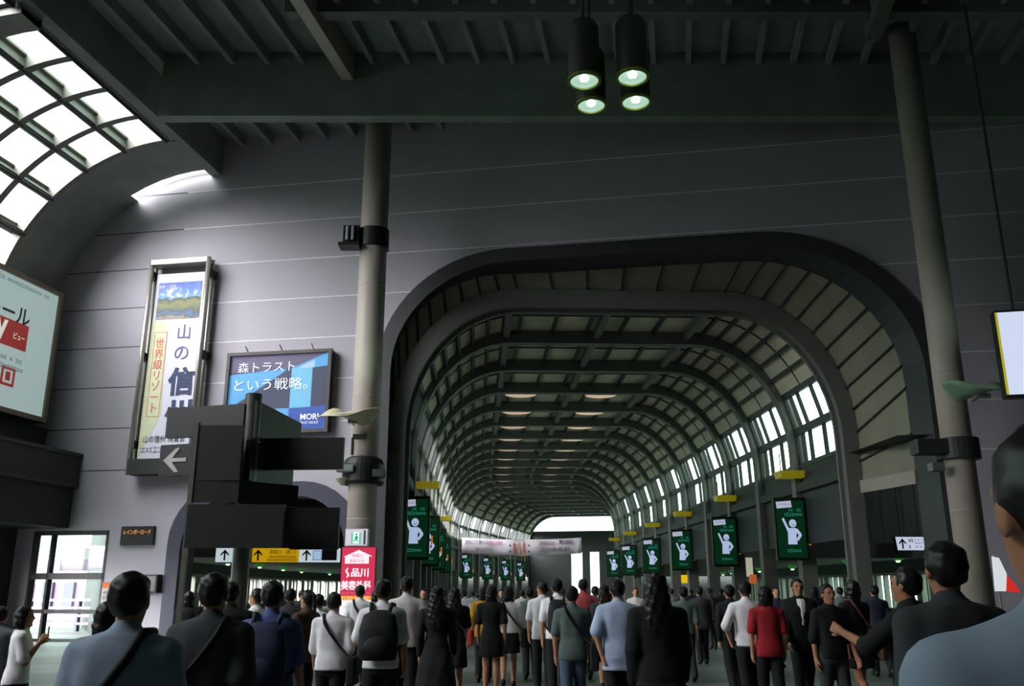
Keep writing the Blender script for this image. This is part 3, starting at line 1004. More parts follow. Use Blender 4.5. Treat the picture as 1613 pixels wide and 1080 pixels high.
mb = MB(); mb.box((-.55, -.1, .02), (1.2, .5, .36)); mb.build('arm', M_RIM, t)
mb = MB(); mb.box((-.72, -.25, -.5), (.3, .3, .2)); mb.build('lamp_box', smat('grey lamp box', (110, 115, 112)), t)

# ---- downlights hanging in a cluster of four
def downlight(lab, loc, k):
    t = thing('hanging_downlight', lab, 'downlight', loc, 0, 'cluster of four hanging downlights')
    mb = MB(); mb.lathe([(.27, .02), (.30, .02), (.30, 1.15), (.26, 1.25), (.06, 1.28)], n=32, caps=(0, 1)); 
    o = mb.build('housing', smat('dark bronze housing', (50, 52, 44), rough=.45), t, smooth=False)
    mb = MB(); mb.lathe([(.27, 0.0), (.325, 0.0), (.325, .05), (.27, .05), (.27, 0)], n=32, caps=(0, 0)); mb.build('rim', smat('olive lamp rim', (130, 150, 60), rough=.3, metal=.3), t)
    mb = MB()
    prof_ = [(.265 * cos(R(a)), .03 + .17 * sin(R(a)) ) for a in range(0, 91, 10)]
    mb.lathe([(max(.002, r), z) for r, z in prof_], n=28, caps=(0, 0))
    mb.build('reflector', lit('milky green lens', (160, 190, 172), .85), t, smooth=True)
    mb = MB(); mb.lathe([(.01, .02), (.08, .045), (.09, .09), (.05, .14), (.01, .15)], n=16)
    mb.build('bulb', lit('white hot bulb', (250, 255, 250), 6.0), t, smooth=True)
    mb = MB(); mb.tube([(0, 0, 1.27), (0, 0, 17.4 - loc[2])], .035, 8); mb.build('stem', M_DARK, t)
    d = bpy.data.lights.new('downlight_lamp', 'SPOT'); d.energy = 90; d.color = (.72, 1.0, .80); d.spot_size = R(110); d.spot_blend = .6; d.shadow_soft_size = .2
    o = bpy.data.objects.new('downlight_lamp', d); o.location = (0, 0, -.06); COL.objects.link(o); o.parent = t
downlight('hanging downlight of the four nearest the pale beam, near row', (1.38, 15, 10.92), 0)
downlight('hanging downlight beside it, topmost of the four lit lenses', (2.30, 15, 11.0), 1)
downlight('hanging downlight lowest of the four, its rim glowing yellow', (1.60, 16, 10.98), 2)
downlight('hanging downlight behind the topmost one with the dimmest rim', (2.50, 16, 11.06), 3)

# ---- the tall framed mountain banner on the pale wall
B0 = FR(-16.3, 26.45, 5.2)
t = thing('banner_sign', 'tall framed travel banner with lake photo on the pale wall', 'banner', B0, A_F)
HW, HH = 1.06, 7.42
mb = MB()
for sx in (-1, 1): mb.tube([(sx * HW, -.02, 0), (sx * HW, -.02, HH)], .085, 12)
for sx in (-1, 1): mb.tube([(sx * HW * 1.0, .28, 0), (sx * HW * 1.0, .28, HH)], .06, 10)
mb.build('frame_tube', M_STEEL, t, smooth=True)
mb = MB(); mb.box2((-HW, -.12, HH - .2), (HW, .4, HH)); bevel(mb.build('head_rail', M_STEEL, t), .02)
mb = MB(); mb.box2((-HW, -.12, 0), (HW, .4, .5)); mb.build('foot_box', M_DARK, t)
for zz in (1.0, 4.0, 6.9):
    for sx in (-1, 1):
        mb = MB(); mb.box2((sx * HW - .1, .0, zz - .12), (sx * HW + .1, .46, zz + .12)); mb.build('wall_bracket', M_BLACK, t)
PAPER = smat('pale banner paper', (214, 214, 226), rough=.5, var=.02)
plate('banner_sheet', -.9, .9, .52, 6.95, .12, .15, PAPER, t)
mb = MB(); mb.poly([(-.9, 0.55), (-.2, 2.0), (-.35, 5.2), (-.9, 5.25)], .114, .004); mb.build('tinted_corner', smat('lemon tint', (208, 214, 178), var=.03), t)
o = plate('photo_print', -.78, .82, 0, 1.32, -.004, .004, lake_mat(1.3), t); o.location = (0, .112, 5.3)
INKB = smat('blue grey ink', (92, 92, 140), rough=.6)
INKD = smat('navy ink', (52, 62, 98), rough=.6)
INKR = smat('red ink', (222, 96, 84), rough=.6)
ftext('長野 上高地', -.45, 6.47, .13, .10, M_WHITE, t, w=.62)
ftext('山', .33, 4.82, .52, .11, INKB, t)
ftext('の', .31, 4.08, .46, .11, INKB, t)
ftext('信', .40, 3.10, .98, .11, INKD, t, w=.96, bold=.035)
ftext('州', .40, 1.98, .98, .11, INKD, t, w=.96, bold=.035)
ftext('世界級リゾート', -.52, 3.35, 2.55, .11, INKR, t, w=.32, vertical=True)
pts = []
mb = frame_mb(-.74, -.28, 1.92, 4.85, .015, .108, .114); mb.build('red_outline', INKR, t)
ftext('山の信州 博覧会', -.0, 1.18, .24, .11, smat('grey ink', (80, 84, 92)), t, w=1.5)
print_rows('small_print', [(-.8, -.1, .82, .22, .11)], smat('faint blue ink', (140, 150, 170)), t, 3)

# ---- the blue company billboard
B0 = FR(-12.5, 26.75, 6.5)
t = thing('billboard', 'blue and navy geometric billboard with white lettering on the pale wall', 'billboard', B0, A_F)
W2 = 1.80
PH = 2.62
plate('back_box', -W2, W2, 0, PH + .06, -.05, .17, M_DARK, t)
frame_mb(-W2 - .03, W2 + .03, -.05, PH + .08, .11, -.16, .02).build('frame', smat('dark bronze frame', (70, 62, 58), rough=.4), t)
yb = -.06
C_SKY = lit('billboard sky blue', (84, 166, 226), .55); C_NAVY = lit('billboard navy', (44, 52, 84), .55); C_BLUE = lit('billboard royal blue', (40, 80, 170), .55)
C_PHOTO = lit('billboard dusky photo', (92, 84, 120), .55); C_CYAN = lit('billboard pale cyan', (112, 190, 228), .55); C_PALE = lit('billboard pale', (170, 200, 236), .55)
X = lambda u: -W2 + .08 + u * (2 * W2 - .16)
Z = lambda v: .06 + v * (PH - .06)
def bp(nm, pts, m, k=0): shape(nm, [(X(a), Z(b)) for a, b in pts], yb - .004 * k, m, t)
bp('panel_navy', [(0, 0), (1, 0), (1, 1), (0, 1)], C_NAVY, 0)
bp('panel_sky', [(0, .28), (.58, .78), (.55, .80), (0, .74)], C_SKY, 1)
bp('panel_photo', [(0, .76), (.66, .80), (.98, 1), (0, 1)], C_PHOTO, 1)
bp('panel_wedge', [(.63, .80), (1, 1), (1, .82), (.86, .80)], C_SKY, 2)
bp('panel_pale', [(.72, .82), (.86, .90), (.86, .80), (.70, .80)], C_PALE, 3)
bp('panel_cyan', [(.63, .28), (.84, .28), (.84, .80), (.63, .80)], C_CYAN, 2)
bp('panel_royal', [(.62, .0), (1, .0), (1, .30), (.62, .28)], C_BLUE, 2)
bp('panel_corner', [(.48, .28), (.63, .28), (.63, .16)], C_SKY, 2)
LW = lit('white billboard lettering', (225, 230, 240), .75)
ftext('森トラスト', X(.37), Z(.83), .36, yb - .03, LW, t, w=2.0)
ftext('という戦略。', X(.43), Z(.60), .40, yb - .03, LW, t, w=2.55)
ftext('MORI', X(.84), Z(.16), .2, yb - .03, LW, t, w=.62, bold=.02)
ftext('TRUST GROUP', X(.84), Z(.085), .08, yb - .03, LW, t, w=.62)
mb = MB()
for xx in (-1.1, .1, 1.2): mb.tube([(xx, .0, PH), (xx, -.35, PH + .22), (xx, -.38, PH + .2)], .02, 6)
mb.build('lamp_arm', smat('thin grey arm', (150, 145, 150)), t)

# ---- backlit panel on the side wall
t = thing('lightbox', 'large backlit advert with red block above the dark gallery', 'lightbox', FR(-20.5, 22.6, 6.95), A_F + pi / 2)
LH = 4.55; x0, x1 = -3.4, 3.55
plate('case', x0, x1, 0, LH, .02, .5, smat('olive grey case', (100, 104, 92), rough=.4), t)
frame_mb(x0, x1, 0, LH, .16, -.1, .1).build('frame', smat('bronze grey frame', (120, 112, 92), rough=.35, metal=.3), t)
plate('panel', x0 + .14, x1 - .14, .14, LH - .14, -.02, .02, lit('lightbox face', (176, 198, 196), .62), t)
xo = 22.6
LK = lit('lightbox ink', (26, 30, 34), .2); LR = lit('lightbox red', (150, 44, 34), .6); LWH = lit('lightbox white', (225, 225, 215), .7); LG = lit('lightbox grey print', (110, 130, 140), .5)
ftext('ホテルモール', 24.78 - xo - 1.95, 3.2, .58, -.03, LK, t, w=3.9, bold=.012)
plate('red_block', -3.0, 24.80 - xo, 2.10, 2.96, -.03, -.021, LR, t)
ftext('NEW', 23.0 - xo, 2.55, .68, -.04, LWH, t, w=1.7, bold=.05)
ftext('ビュー', 24.42 - xo, 2.5, .2, -.04, LWH, t, w=.5)
print_rows('small_print', [(-2.9, 2.1, 1.72, .17, -.03), (-2.9, 2.2, 1.45, .17, -.03)], LG, t, 5)
print_rows('header_print', [(-2.9, 2.95, LH - .36, .14, -.03)], LG, t, 6)
frame_mb(23.9 - xo, 24.5 - xo, .85, 1.45, .09, -.03, -.022).build('icon_outline', LR, t)
plate('icon_core', 24.1 - xo, 24.3 - xo, 1.02, 1.3, -.03, -.022, LR, t)
mb = MB()
for zz in (2.0, 3.0): mb.box2((x1 - .02, .1, zz), (x1 + .25, .9, zz + .1))
mb.build('side_bracket', M_BLACK, t)

# ---- gallery on the side wall below it
mb = MB()
def gbox(r0, r1, n0, n1, z0, z1, m=0):
    mb.hexa([FR(r0, n0, z0), FR(r1, n0, z0), FR(r1, n1, z0), FR(r0, n1, z0), FR(r0, n0, z1), FR(r1, n0, z1), FR(r1, n1, z1), FR(r0, n1, z1)], m)
gbox(-21.5, -19.6, -8, 26.9, 3.55, 4.85); gbox(-21.5, -19.45, -8, 26.9, 4.85, 5.9)
gbox(-21.5, -19.40, -8, 26.9, 5.88, 6.0, 1); gbox(-21.5, -19.42, -8, 26.9, 4.86, 4.98, 1)
gbox(-21.5, -20.9, -8, 26.9, 6.0, 6.9)
struct('wall_left_gallery', mb, [M_DARK, M_RIM], 'dark gallery front along the side wall')

# ---- small signs on the pale wall
t = thing('name_board', 'small black board with orange lettering on the pale wall', 'sign', FR(-17.05, 26.82, 2.98), A_F)
plate('board', -.58, .58, 0, .6, 0, .1, M_BLACK, t)
ftext('レインボーロード', 0, .42, .15, -.01, lit('orange letters', (235, 160, 80), .8), t, w=.95)
t = thing('wall_poster', 'small orange headed poster low on the pale wall', 'poster', FR(-17.75, 26.85, 1.15), A_F)
plate('sheet', -.34, .34, 0, .68, .0, .03, smat('poster paper', (190, 180, 176)), t)
plate('heading', -.34, .34, .5, .68, -.006, .0, smat('poster orange', (205, 110, 60)), t)
print_rows('small_print', [(-.28, .28, .36, .1, -.004), (-.28, .28, .2, .1, -.004)], INKD, t, 9)
t = thing('wall_monitor', 'black monitor box low on the pale wall by the small arch', 'monitor', FR(-16.6, 26.6, 1.5), A_F)
plate('case', -.55, .55, 0, .56, 0, .3, M_BLACK, t); plate('screen', -.5, .5, .05, .51, -.01, 0, smat('dark screen', (14, 16, 16), rough=.2), t)

# ---- direction post: boards in a V on two poles
t = thing('direction_post', 'black direction sign post with stacked boards before the pale wall', 'signpost', (-4.15, 14.0, 0))
mb = MB(); mb.lathe([(.13, 0), (.13, 4.62), (.12, 4.63)], n=24); o = mb.build('pole', smat('dark grey pole', (84, 86, 80), rough=.4), t)
mb = MB(); mb.box((0, 0, .03), (.6, .6, .06)); mb.build('base_plate', M_DARK, t)
mb = MB(); mb.box((-.73, -.38, 2.12), (.07, .07, 3.96)); mb.build('edge_post', smat('grey edge post', (92, 94, 86), rough=.4), t)
def board(nm, a, b, z0, z1, th=.09, m=M_BLACK):
    a, b = Vector((*a, 0)), Vector((*b, 0)); q = (b - a).normalized(); nn = Vector((-q.y, q.x, 0)) * th
    mb = MB(); mb.hexa([(p.x, p.y, z) for z in (z0, z1) for p in (a, b, b + nn, a + nn)])
    return mb.build(nm, m, t)
board('board', (-1.46, .25), (-.1, -.12), 3.96, 4.45)            # top board away from the arch
board('board', (.1, -.12), (.34, 1.9), 3.90, 4.50)               # its twin going back
board('board', (-1.45, .1), (-.1, -.3), 3.32, 3.82)               # arrow row
board('board', (.05, .35), (1.43, .25), 3.46, 3.97)
board('board', (-.72, -.40), (.0, -.42), 3.2, 4.05)
board('board', (.1, -.25), (.3, 1.7), 3.22, 3.85)
board('board', (-.73, -.40), (.0, -.40), 2.88, 3.24)
board('board', (.0, -.40), (.74, .3), 2.86, 3.2)
board('board', (-.74, -.42), (.72, -.42), 2.2, 2.84)
board('board', (.70, .1), (1.45, .12), 2.2, 2.84)
bl = Vector((-1.45, .1, 0)); br_ = Vector((-.1, -.3, 0)); ang = atan2(br_.y - bl.y, br_.x - bl.x)
g = bpy.data.objects.new('arrow_face', None); COL.objects.link(g); g.parent = t; g.location = (-1.45, .1, 3.57); g.rotation_euler = (0, 0, ang)
LA = smat('pale sign print', (170, 172, 164), rough=.5)
mb = MB()
mb.poly([(.08, 0), (.30, .19), (.38, .19), (.24, .03), (.50, .03), (.50, -.03), (.24, -.03), (.38, -.19), (.30, -.19)], -.012, .01); mb.build('arrow', LA, g)
print_rows('board_print', [(.6, 1.0, .12, .16, -.012), (.6, 1.0, -.02, .09, -.012), (.6, 1.0, -.14, .09, -.012)], smat('dim sign print', (90, 92, 92)), g, 12)

# ---- yellow and white exit direction sign hanging in the small arch
t = thing('direction_sign', 'yellow and white backlit exit sign with arrows hanging inside the small arch', 'sign', HB(-7.1, 33, 2.51), heading(33))
plate('case', -2.25, 2.25, 0, .55, .0, .25, M_DARK, t)
LY = lit('sign yellow', (196, 152, 10), .85); LW2 = lit('sign white', (196, 210, 215), .85); LB = lit('sign blue', (110, 150, 205), .8); SK = lit('sign black print', (18, 20, 22), .1)
plate('white_panel', -2.22, -1.05, .03, .52, -.02, 0, LW2, t); plate('yellow_panel', -.93, .72, .03, .52, -.02, 0, LY, t); plate('white_panel', .73, 2.2, .03, .52, -.02, 0, LW2, t)
plate('divider', -1.04, -.95, 0, .55, -.03, 0, smat('ivory edge', (210, 205, 190)), t)
for xx in (-1.9, -.72, 1.0): shape('arrow', [(xx + a, .28 + b) for a, b in ((0, .19), (.15, .03), (.15, -.03), (.03, .07), (.03, -.19), (-.03, -.19), (-.03, .07), (-.15, -.03), (-.15, .03))], -.03, SK, t)
ftext('港南口（東口）', .15, .39, .16, -.03, SK, t, w=.95)
print_rows('small_print', [(-.32, .66, .22, .1, -.03), (-.4, .66, .11, .1, -.03)], SK, t, 14)
frame_mb(1.22, 1.55, .1, .45, .04, -.03, -.021).build('pictogram', LB, t); plate('pictogram_fill', 1.27, 1.5, .15, .4, -.028, -.021, lit('sign pale blue', (170, 195, 225), .8), t)
plate('cover_sheet', 1.55, 2.08, .1, .6, -.05, -.03, M_BLACK, t)
mb = MB()
for xx in (-1.8, 0, 1.8): mb.tube([(xx, .12, .55), (xx, .12, 3.4)], .02, 6)
mb.build('hanger', M_DARK, t)

# ---- exit box and red clinic panel by the near column
t = thing('exit_sign', 'white emergency exit box with green running figure on the beige column', 'exit sign', (-4.23, 24.72, 2.74), 0)
plate('case', -.31, .31, 0, .46, 0, .3, smat('white plastic', (200, 200, 208)), t)
plate('face', -.29, .29, .02, .44, -.01, 0, lit('exit white', (205, 200, 210), .8), t)
plate('green_field', -.14, .12, .06, .36, -.018, -.011, lit('exit green', (60, 190, 150), .9), t)
LWX = lit('exit bright white', (240, 245, 240), 1.0)
plate('white_door', -.09, .07, .07, .36, -.024, -.019, LWX, t)
mb = MB(); EG = lit('exit figure green', (40, 150, 110), .8)
mb.poly([(.0 + .03 * cos(2 * pi * i / 10), .31 + .03 * sin(2 * pi * i / 10)) for i in range(10)], -.03, .005)
mb.poly([(-.03, .27), (.03, .27), (.05, .2), (.02, .19), (.05, .12), (.02, .11), (-.01, .17), (-.05, .11), (-.08, .12), (-.03, .2), (-.05, .22)], -.03, .005)
mb.build('running_figure', EG, t)
plate('grille', .19, .25, .04, .42, -.018, -.011, smat('grey slot', (90, 90, 110)), t)
t = thing('clinic_sign', 'red and white backlit clinic panel standing by the beige column', 'sign', (-3.69, 22.0, 0), 0)
plate('case', -.41, .41, .0, 2.6, .0, .25, smat('dark red case', (110, 30, 45)), t)
CR = lit('clinic red', (205, 52, 84), .8); CW = lit('clinic white', (236, 228, 236), .9); CO = lit('clinic amber', (228, 140, 40), .85)
plate('red_panel', -.40, .40, 1.46, 2.58, -.02, 0, CR, t); plate('white_panel', -.40, .34, .3, 1.36, -.02, 0, CW, t); plate('red_edge', .34, .40, .3, 1.36, -.02, 0, CR, t)
plate('amber_strip', -.40, .34, 1.36, 1.46, -.02, 0, CO, t)
shape('arrow', [(-.36, 2.36), (0, 2.52), (.34, 2.37), (.25, 2.37), (.25, 2.2), (-.32, 2.2), (-.32, 2.36)], -.03, CW, t)
CP = lit('clinic pink print', (214, 110, 140), .8)
ftext('港南口', -.04, 2.39, .075, -.04, CP, t, w=.25); ftext('徒歩２分', -.04, 2.27, .075, -.04, CP, t, w=.36)
ftext('品川', .05, 1.99, .2, -.04, CW, t, w=.42, bold=.03)
mb = MB(); mb.tube([(-.24, -.03, 2.1), (-.28, -.03, 2.03), (-.24, -.03, 1.97), (-.22, -.03, 1.92), (-.27, -.03, 1.88)], [.012, .025, .025, .025, .01], 6); mb.build('emblem', CW, t)
ftext('美容外科', -.03, 1.7, .22, -.04, CW, t, w=.72, bold=.03)
print_rows('small_print', [(-.36, .32, 1.52, .05, -.03)], CP, t, 15)
ftext('0120-1', -.2, 1.41, .07, -.03, lit('clinic cream print', (245, 225, 170), .8), t, w=.36); ftext('00', .2, 1.41, .07, -.03, lit('clinic cream print', (245, 225, 170), .8), t, w=.16)
print_rows('lower_print', [(-.3, .25, 1.2, .1, -.03), (-.3, .25, 1.0, .1, -.03), (-.3, .2, .8, .1, -.03)], lit('clinic grey print', (190, 190, 205), .7), t, 16)

# ---- green screens hanging along both sides
FIG_BODY = [(-.33, .47), (-.26, .50), (-.10, .16), (.15, .16), (.24, .12), (.36, -.04), (.36, -.10), (.22, -.27), (.15, -.22), (.25, -.08), (.19, .0), (.16, -.10), (.18, -.38), (-.16, -.38), (-.14, .02)]
GB = lit('screen green', (6, 44, 22), .7); GF = lit('screen figure', (176, 188, 222), .85); GT = lit('screen teal print', (40, 128, 112), .8); GTAG = lit('screen tag', (178, 180, 200), .85); GFC = lit('screen face print', (120, 140, 180), .7)
def green_screen(lab, u, d):
    t = thing('hanging_screen', lab, 'screen', HB(u, d - .22, 2.62), heading(d), 'green screens hanging along the concourse')
    plate('case', -.58, .58, 0, 2.26, 0, .22, M_BLACK, t)
    plate('display', -.52, .52, .1, 2.16, -.012, 0, GB, t)
    shape('figure', [(x + .0, .98 + z * 1.08) for x, z in FIG_BODY], -.022, GF, t)
    mb = MB(); mb.poly([(.06 + .135 * cos(2 * pi * i / 20), 1.32 + .145 * sin(2 * pi * i / 20)) for i in range(20)], -.026, .006); mb.build('figure_head', GF, t)
    mb = MB(); mb.box2((-.0, -.034, 1.31), (.045, -.028, 1.33)); mb.box2((.085, -.034, 1.31), (.13, -.028, 1.33)); mb.poly([(0, 1.27), (.13, 1.27), (.10, 1.23), (.03, 1.23)], -.034, .005); mb.build('figure_face', GFC, t)
    o = plate('paper_tag', -.28, .28, -.12, .12, -.03, -.02, GTAG, t); o.location = (-.22, 0, 2.0); o.rotation_euler = (0, R(-5), 0)
    print_rows('tag_print', [(-.44, .0, 2.01, .08, -.034)], GFC, t, 20)
    print_rows('teal_print', [(-.05, .42, 1.8, .12, -.022), (-.22, .48, 1.64, .14, -.022), (-.2, .3, .34, .12, -.022)], GT, t, 21)
    mb = MB(); mb.box2((-.2, .22, 1.5), (.2, .5, 1.7)); mb.build('wall_arm', M_DARK, t)
    mb = MB(); mb.box2((.64, .0, .55), (.7, .1, .85)); mb.build('amber_lamp', lit('amber marker', (190, 110, 20), .8), t)
    mb = MB(); mb.box2((.58, .04, .66), (.66, .1, .72)); mb.build('lamp_bracket', M_BLACK, t)
    return t
ords = ['first', 'second', 'third', 'fourth', 'fifth', 'sixth', 'seventh', 'eighth', 'ninth', 'tenth']
for i, d in enumerate((33.0, 42, 51, 60, 69, 78)):
    green_screen('%s green figure screen counted inwards along the row under the bright windows' % ords[i], 11.5, d)
for i, d in enumerate((33.0, 42, 51, 60, 86, 95, 104, 113)):
    green_screen('%s green figure screen counted inwards along the row opposite the bright windows' % ords[i], -2.3 + (.15 if d > 80 else 0), d)

# ---- yellow canopies over the platform stairs
def canopy(lab, u, d):
    t = thing('yellow_hanging_sign', lab, 'sign', HB(u, d, 5.62), heading(d), 'yellow signs above the green screens')
    mb = MB(); mb.hexa([(-.5, -.35, .0), (.5, -.35, .0), (.5, .35, .0), (-.5, .35, .0), (-.55, -.4, .24), (.55, -.4, .24), (.55, .4, .24), (-.55, .4, .24)])
    mb.build('panel', lit('yellow lit panel', (150, 138, 22), .4), t)
    mb = MB(); mb.box2((.44, -.04, -.66), (.5, .04, 0)); mb.build('drop_rod', smat('yellow rod', (180, 150, 40)), t)
    mb = MB(); mb.tube([(-.4, 0, .24), (-.4, 0, .9)], .02, 6); mb.tube([(.4, 0, .24), (.4, 0, .9)], .02, 6); mb.build('hanger', M_DARK, t)
for i, d in enumerate((33.0, 42, 51, 60, 69, 78)):
    canopy('%s yellow sign counted inwards above the screens under the bright windows' % ords[i], 11.75, d)
for i, d in enumerate((37.0, 55, 86, 95, 104, 113)):
    canopy('%s yellow sign counted inwards along the side opposite the bright windows' % ords[i], -2.1, d)

# ---- long white cloth banner across the concourse
t = thing('cloth_banner', 'long white cloth banner hung right across the concourse', 'banner', HB(2.95, 60, 3.9), heading(60))
NB = 32
def sag(x): return -.14 * (1 - (x / 3.95) ** 2)
mb = MB()
rows = []
for i in range(NB + 1):
    x = -3.95 + 7.9 * i / NB
    y = .05 * sin(i * .9)
    rows.append([(x, y, sag(x)), (x, y + .02, .52 + sag(x)), (x, y, 1.02 + sag(x))])
mb.grid(rows)
o = mb.build('cloth', smat('white banner cloth', (205, 196, 205), rough=.8, var=.03), t, smooth=True)
sd = o.modifiers.new('thick', 'SOLIDIFY'); sd.thickness = .01
BK = smat('banner black ink', (40, 44, 62), rough=.7); BRD = smat('banner red ink', (170, 60, 66), rough=.7)
ftext('港南口方面へは', -2.98, .72, .3, -.08, BK, t, w=1.5); ftext('通路の右側を', -1.75, .66, .3, -.08, BRD, t, w=.95)
ftext('ご通行ください。', -2.55, .26, .28, -.08, BK, t, w=1.3)
ftext('混雑緩和のため', 1.65, .66, .28, -.08, smat('banner brown ink', (130, 84, 76)), t, w=1.0); ftext('通行の皆様に', 2.95, .74, .28, -.08, BK, t, w=1.0)
ftext('ご協力をお願い致します。', 2.2, .27, .3, -.08, BK, t, w=2.1)
for xx, m in ((-.48, BRD), (-.17, smat('banner ochre ink', (170, 130, 80))), (.14, BRD)):
    shape('arrow', [(xx + a, .36 + b) for a, b in ((0, .34), (.1, .2), (.055, .2), (.055, -.34), (-.055, -.34), (-.055, .2), (-.1, .2))], -.07, m, t)
mb = MB()
for xx, zz in ((-.78, .5), (-.78, .12), (.46, .5), (.46, .12)): mb.poly([(xx + .06 * cos(2 * pi * i / 10), zz + .06 * sin(2 * pi * i / 10)) for i in range(10)], -.07, .006)
mb.build('dot', smat('banner blue ink', (60, 66, 130)), t)
ftext('改札方面', -.17, .83, .14, -.08, BK, t, w=.7)
mb = MB()
for sx in (-1, 1): mb.tube([(sx * 3.93, 0, 1.0), (sx * 4.6, 0, 2.4)], .015, 5)
mb.build('cord', M_DARK, t)

# ---- white arrow sign on the other side
t = thing('arrow_sign', 'white backlit arrow sign hanging by the dark column', 'sign', HB(16.22, 33.4, 3.0), heading(33))
t.scale = (.72, .78, .78)
mb = MB(); mb.poly([(-.78, 0), (.62, 0), (.85, .66), (-.85, .66)], 0, .2); mb.build('case', M_DARK, t)
mb = MB(); mb.poly([(-.76, .02), (.6, .02), (.82, .64), (-.82, .64)], -.015, .012); mb.build('panel', lit('sign cool white', (200, 208, 232), .85), t)
shape('arrow', [(-.48 + a, .33 + b) for a, b in ((0, .24), (.19, .03), (.19, -.05), (.04, .08), (.04, -.25), (-.04, -.25), (-.04, .08), (-.19, -.05), (-.19, .03))], -.025, SK, t)
print_rows('sign_print', [(-.16, .1, .47, .2, -.025), (-.16, .1, .18, .2, -.025)], SK, t, 31)
print_rows('small_print', [(.16, .6, .5, .1, -.025), (.16, .6, .35, .1, -.025), (.16, .55, .18, .1, -.025)], LG, t, 32)
mb = MB(); mb.tube([(-.5, .1, .66), (-.5, .1, 3.66)], .02, 6); mb.tube([(.5, .1, .66), (.5, .1, 3.66)], .02, 6); mb.build('hanger', M_DARK, t)

# ---- blank bright screen at the edge of the hall
t = thing('wall_screen', 'blank bright white screen hanging beside the dark column', 'screen', (11.9, 18.0, 5.55), R(-12))
plate('case', -1.52, 1.5, -.05, 1.85, 0, .3, M_BLACK, t)
plate('display', -1.48, 1.45, 0, 1.8, -.02, 0, lit('blank screen', (205, 215, 240), .95), t)
plate('edge_strip', -1.52, -1.48, 0, 1.8, -.03, 0, lit('yellow edge', (190, 180, 40), .7), t)
mb = MB()
for xx in (-1.1, 1.1): mb.tube([(xx, .15, 1.8), (xx, .15, 11.8)], .03, 6)
mb.build('hanger', M_DARK, t)

# ---- lamps between the vault ribs
def vault_lamp(u, d):
    t = thing('ceiling_light', 'round warm ceiling lamp set between the vault ribs', 'ceiling light', HB(u, d, 10.93), heading(d), 'round lamps along the vault')
    mb = MB(); mb.lathe([(.78, 0), (.82, 0), (.82, .35), (.78, .35), (.78, 0)], n=28, caps=(0, 0)); mb.build('ring', M_RIB, t)
    mb = MB(); mb.lathe([(.01, .0), (.78, .02), (.78, .06), (.01, .06)], n=28); mb.build('diffuser', lit('warm lamp', (190, 165, 140), .9), t)
for i in range(3, 20):
    for u in (2.1, 6.1): vault_lamp(u, RIBS[i] + .95)

# ---- small green downlights in the low aisle ceilings
GL = lit('green white lamp', (235, 255, 190), 2.5); GRC = lit('green glass shade', (40, 120, 55), .5)
def green_lamp(u, d, lab):
    t = thing('aisle_downlight', lab, 'downlight', HB(u, d, 2.98), 0, 'green downlights under the low aisle ceilings')
    mb = MB(); mb.lathe([(.15, -.02), (.3, .12), (.32, .22), (.28, .22)], n=16, caps=(0, 1)); mb.build('shade', GRC, t)
    mb = MB(); mb.lathe([(.01, -.1), (.1, -.08), (.12, .0), (.01, .02)], n=12); mb.build('bulb', GL, t)
    d_ = bpy.data.lights.new('aisle_lamp', 'POINT'); d_.energy = 5; d_.color = (.35, 1.0, .45); d_.shadow_soft_size = .15
    o = bpy.data.objects.new('aisle_lamp', d_); o.location = (0, 0, -.22); COL.objects.link(o); o.parent = t
LL = 'green tinted downlight under the low ceiling beyond the small arch'
LR_ = 'green tinted downlight under the low ceiling below the bright windows'
for u, d in ((-13.7, 51), (-13.6, 58), (-13.8, 66), (-14.0, 74), (-14.0, 82), (-14.2, 90), (-14.2, 98), (-14.2, 106)): green_lamp(u, d, LL)
for u, d in ((20.6, 44), (21, 51), (21.6, 62), (21.8, 70), (21.8, 80), (21.8, 90)): green_lamp(u, d, LR_)
for u, d in ((-6, 70), (-6, 80), (-6, 90), (-6, 100), (-6, 110)): green_lamp(u, d, 'green tinted downlight behind the columns opposite the bright windows')

# ---- unseen lamps added to brighten the lobby behind the big wall
for u in (18.5, 21.5):
    t = thing('lobby_fill_light', 'added unseen round lamp brightening the lobby behind the big wall', 'ceiling light', HB(u, 30, 5.6), 0, 'added lobby fill lamps')
    mb = MB(); mb.lathe([(.28, .02), (.3, .3)], n=20); mb.build('housing', M_DARK, t)
    mb = MB(); mb.lathe([(.01, .0), (.26, .0), (.26, .02), (.01, .02)], n=20, caps=(0, 0)); mb.build('diffuser', lit('lobby fill lamp', (180, 190, 180), 1.0), t)
    d_ = bpy.data.lights.new('lobby_fill_lamp', 'POINT'); d_.energy = 35; d_.color = (.85, 1.0, .92); d_.shadow_soft_size = .25
    o = bpy.data.objects.new('lobby_fill_lamp', d_); o.location = (0, 0, -.3); COL.objects.link(o); o.parent = t
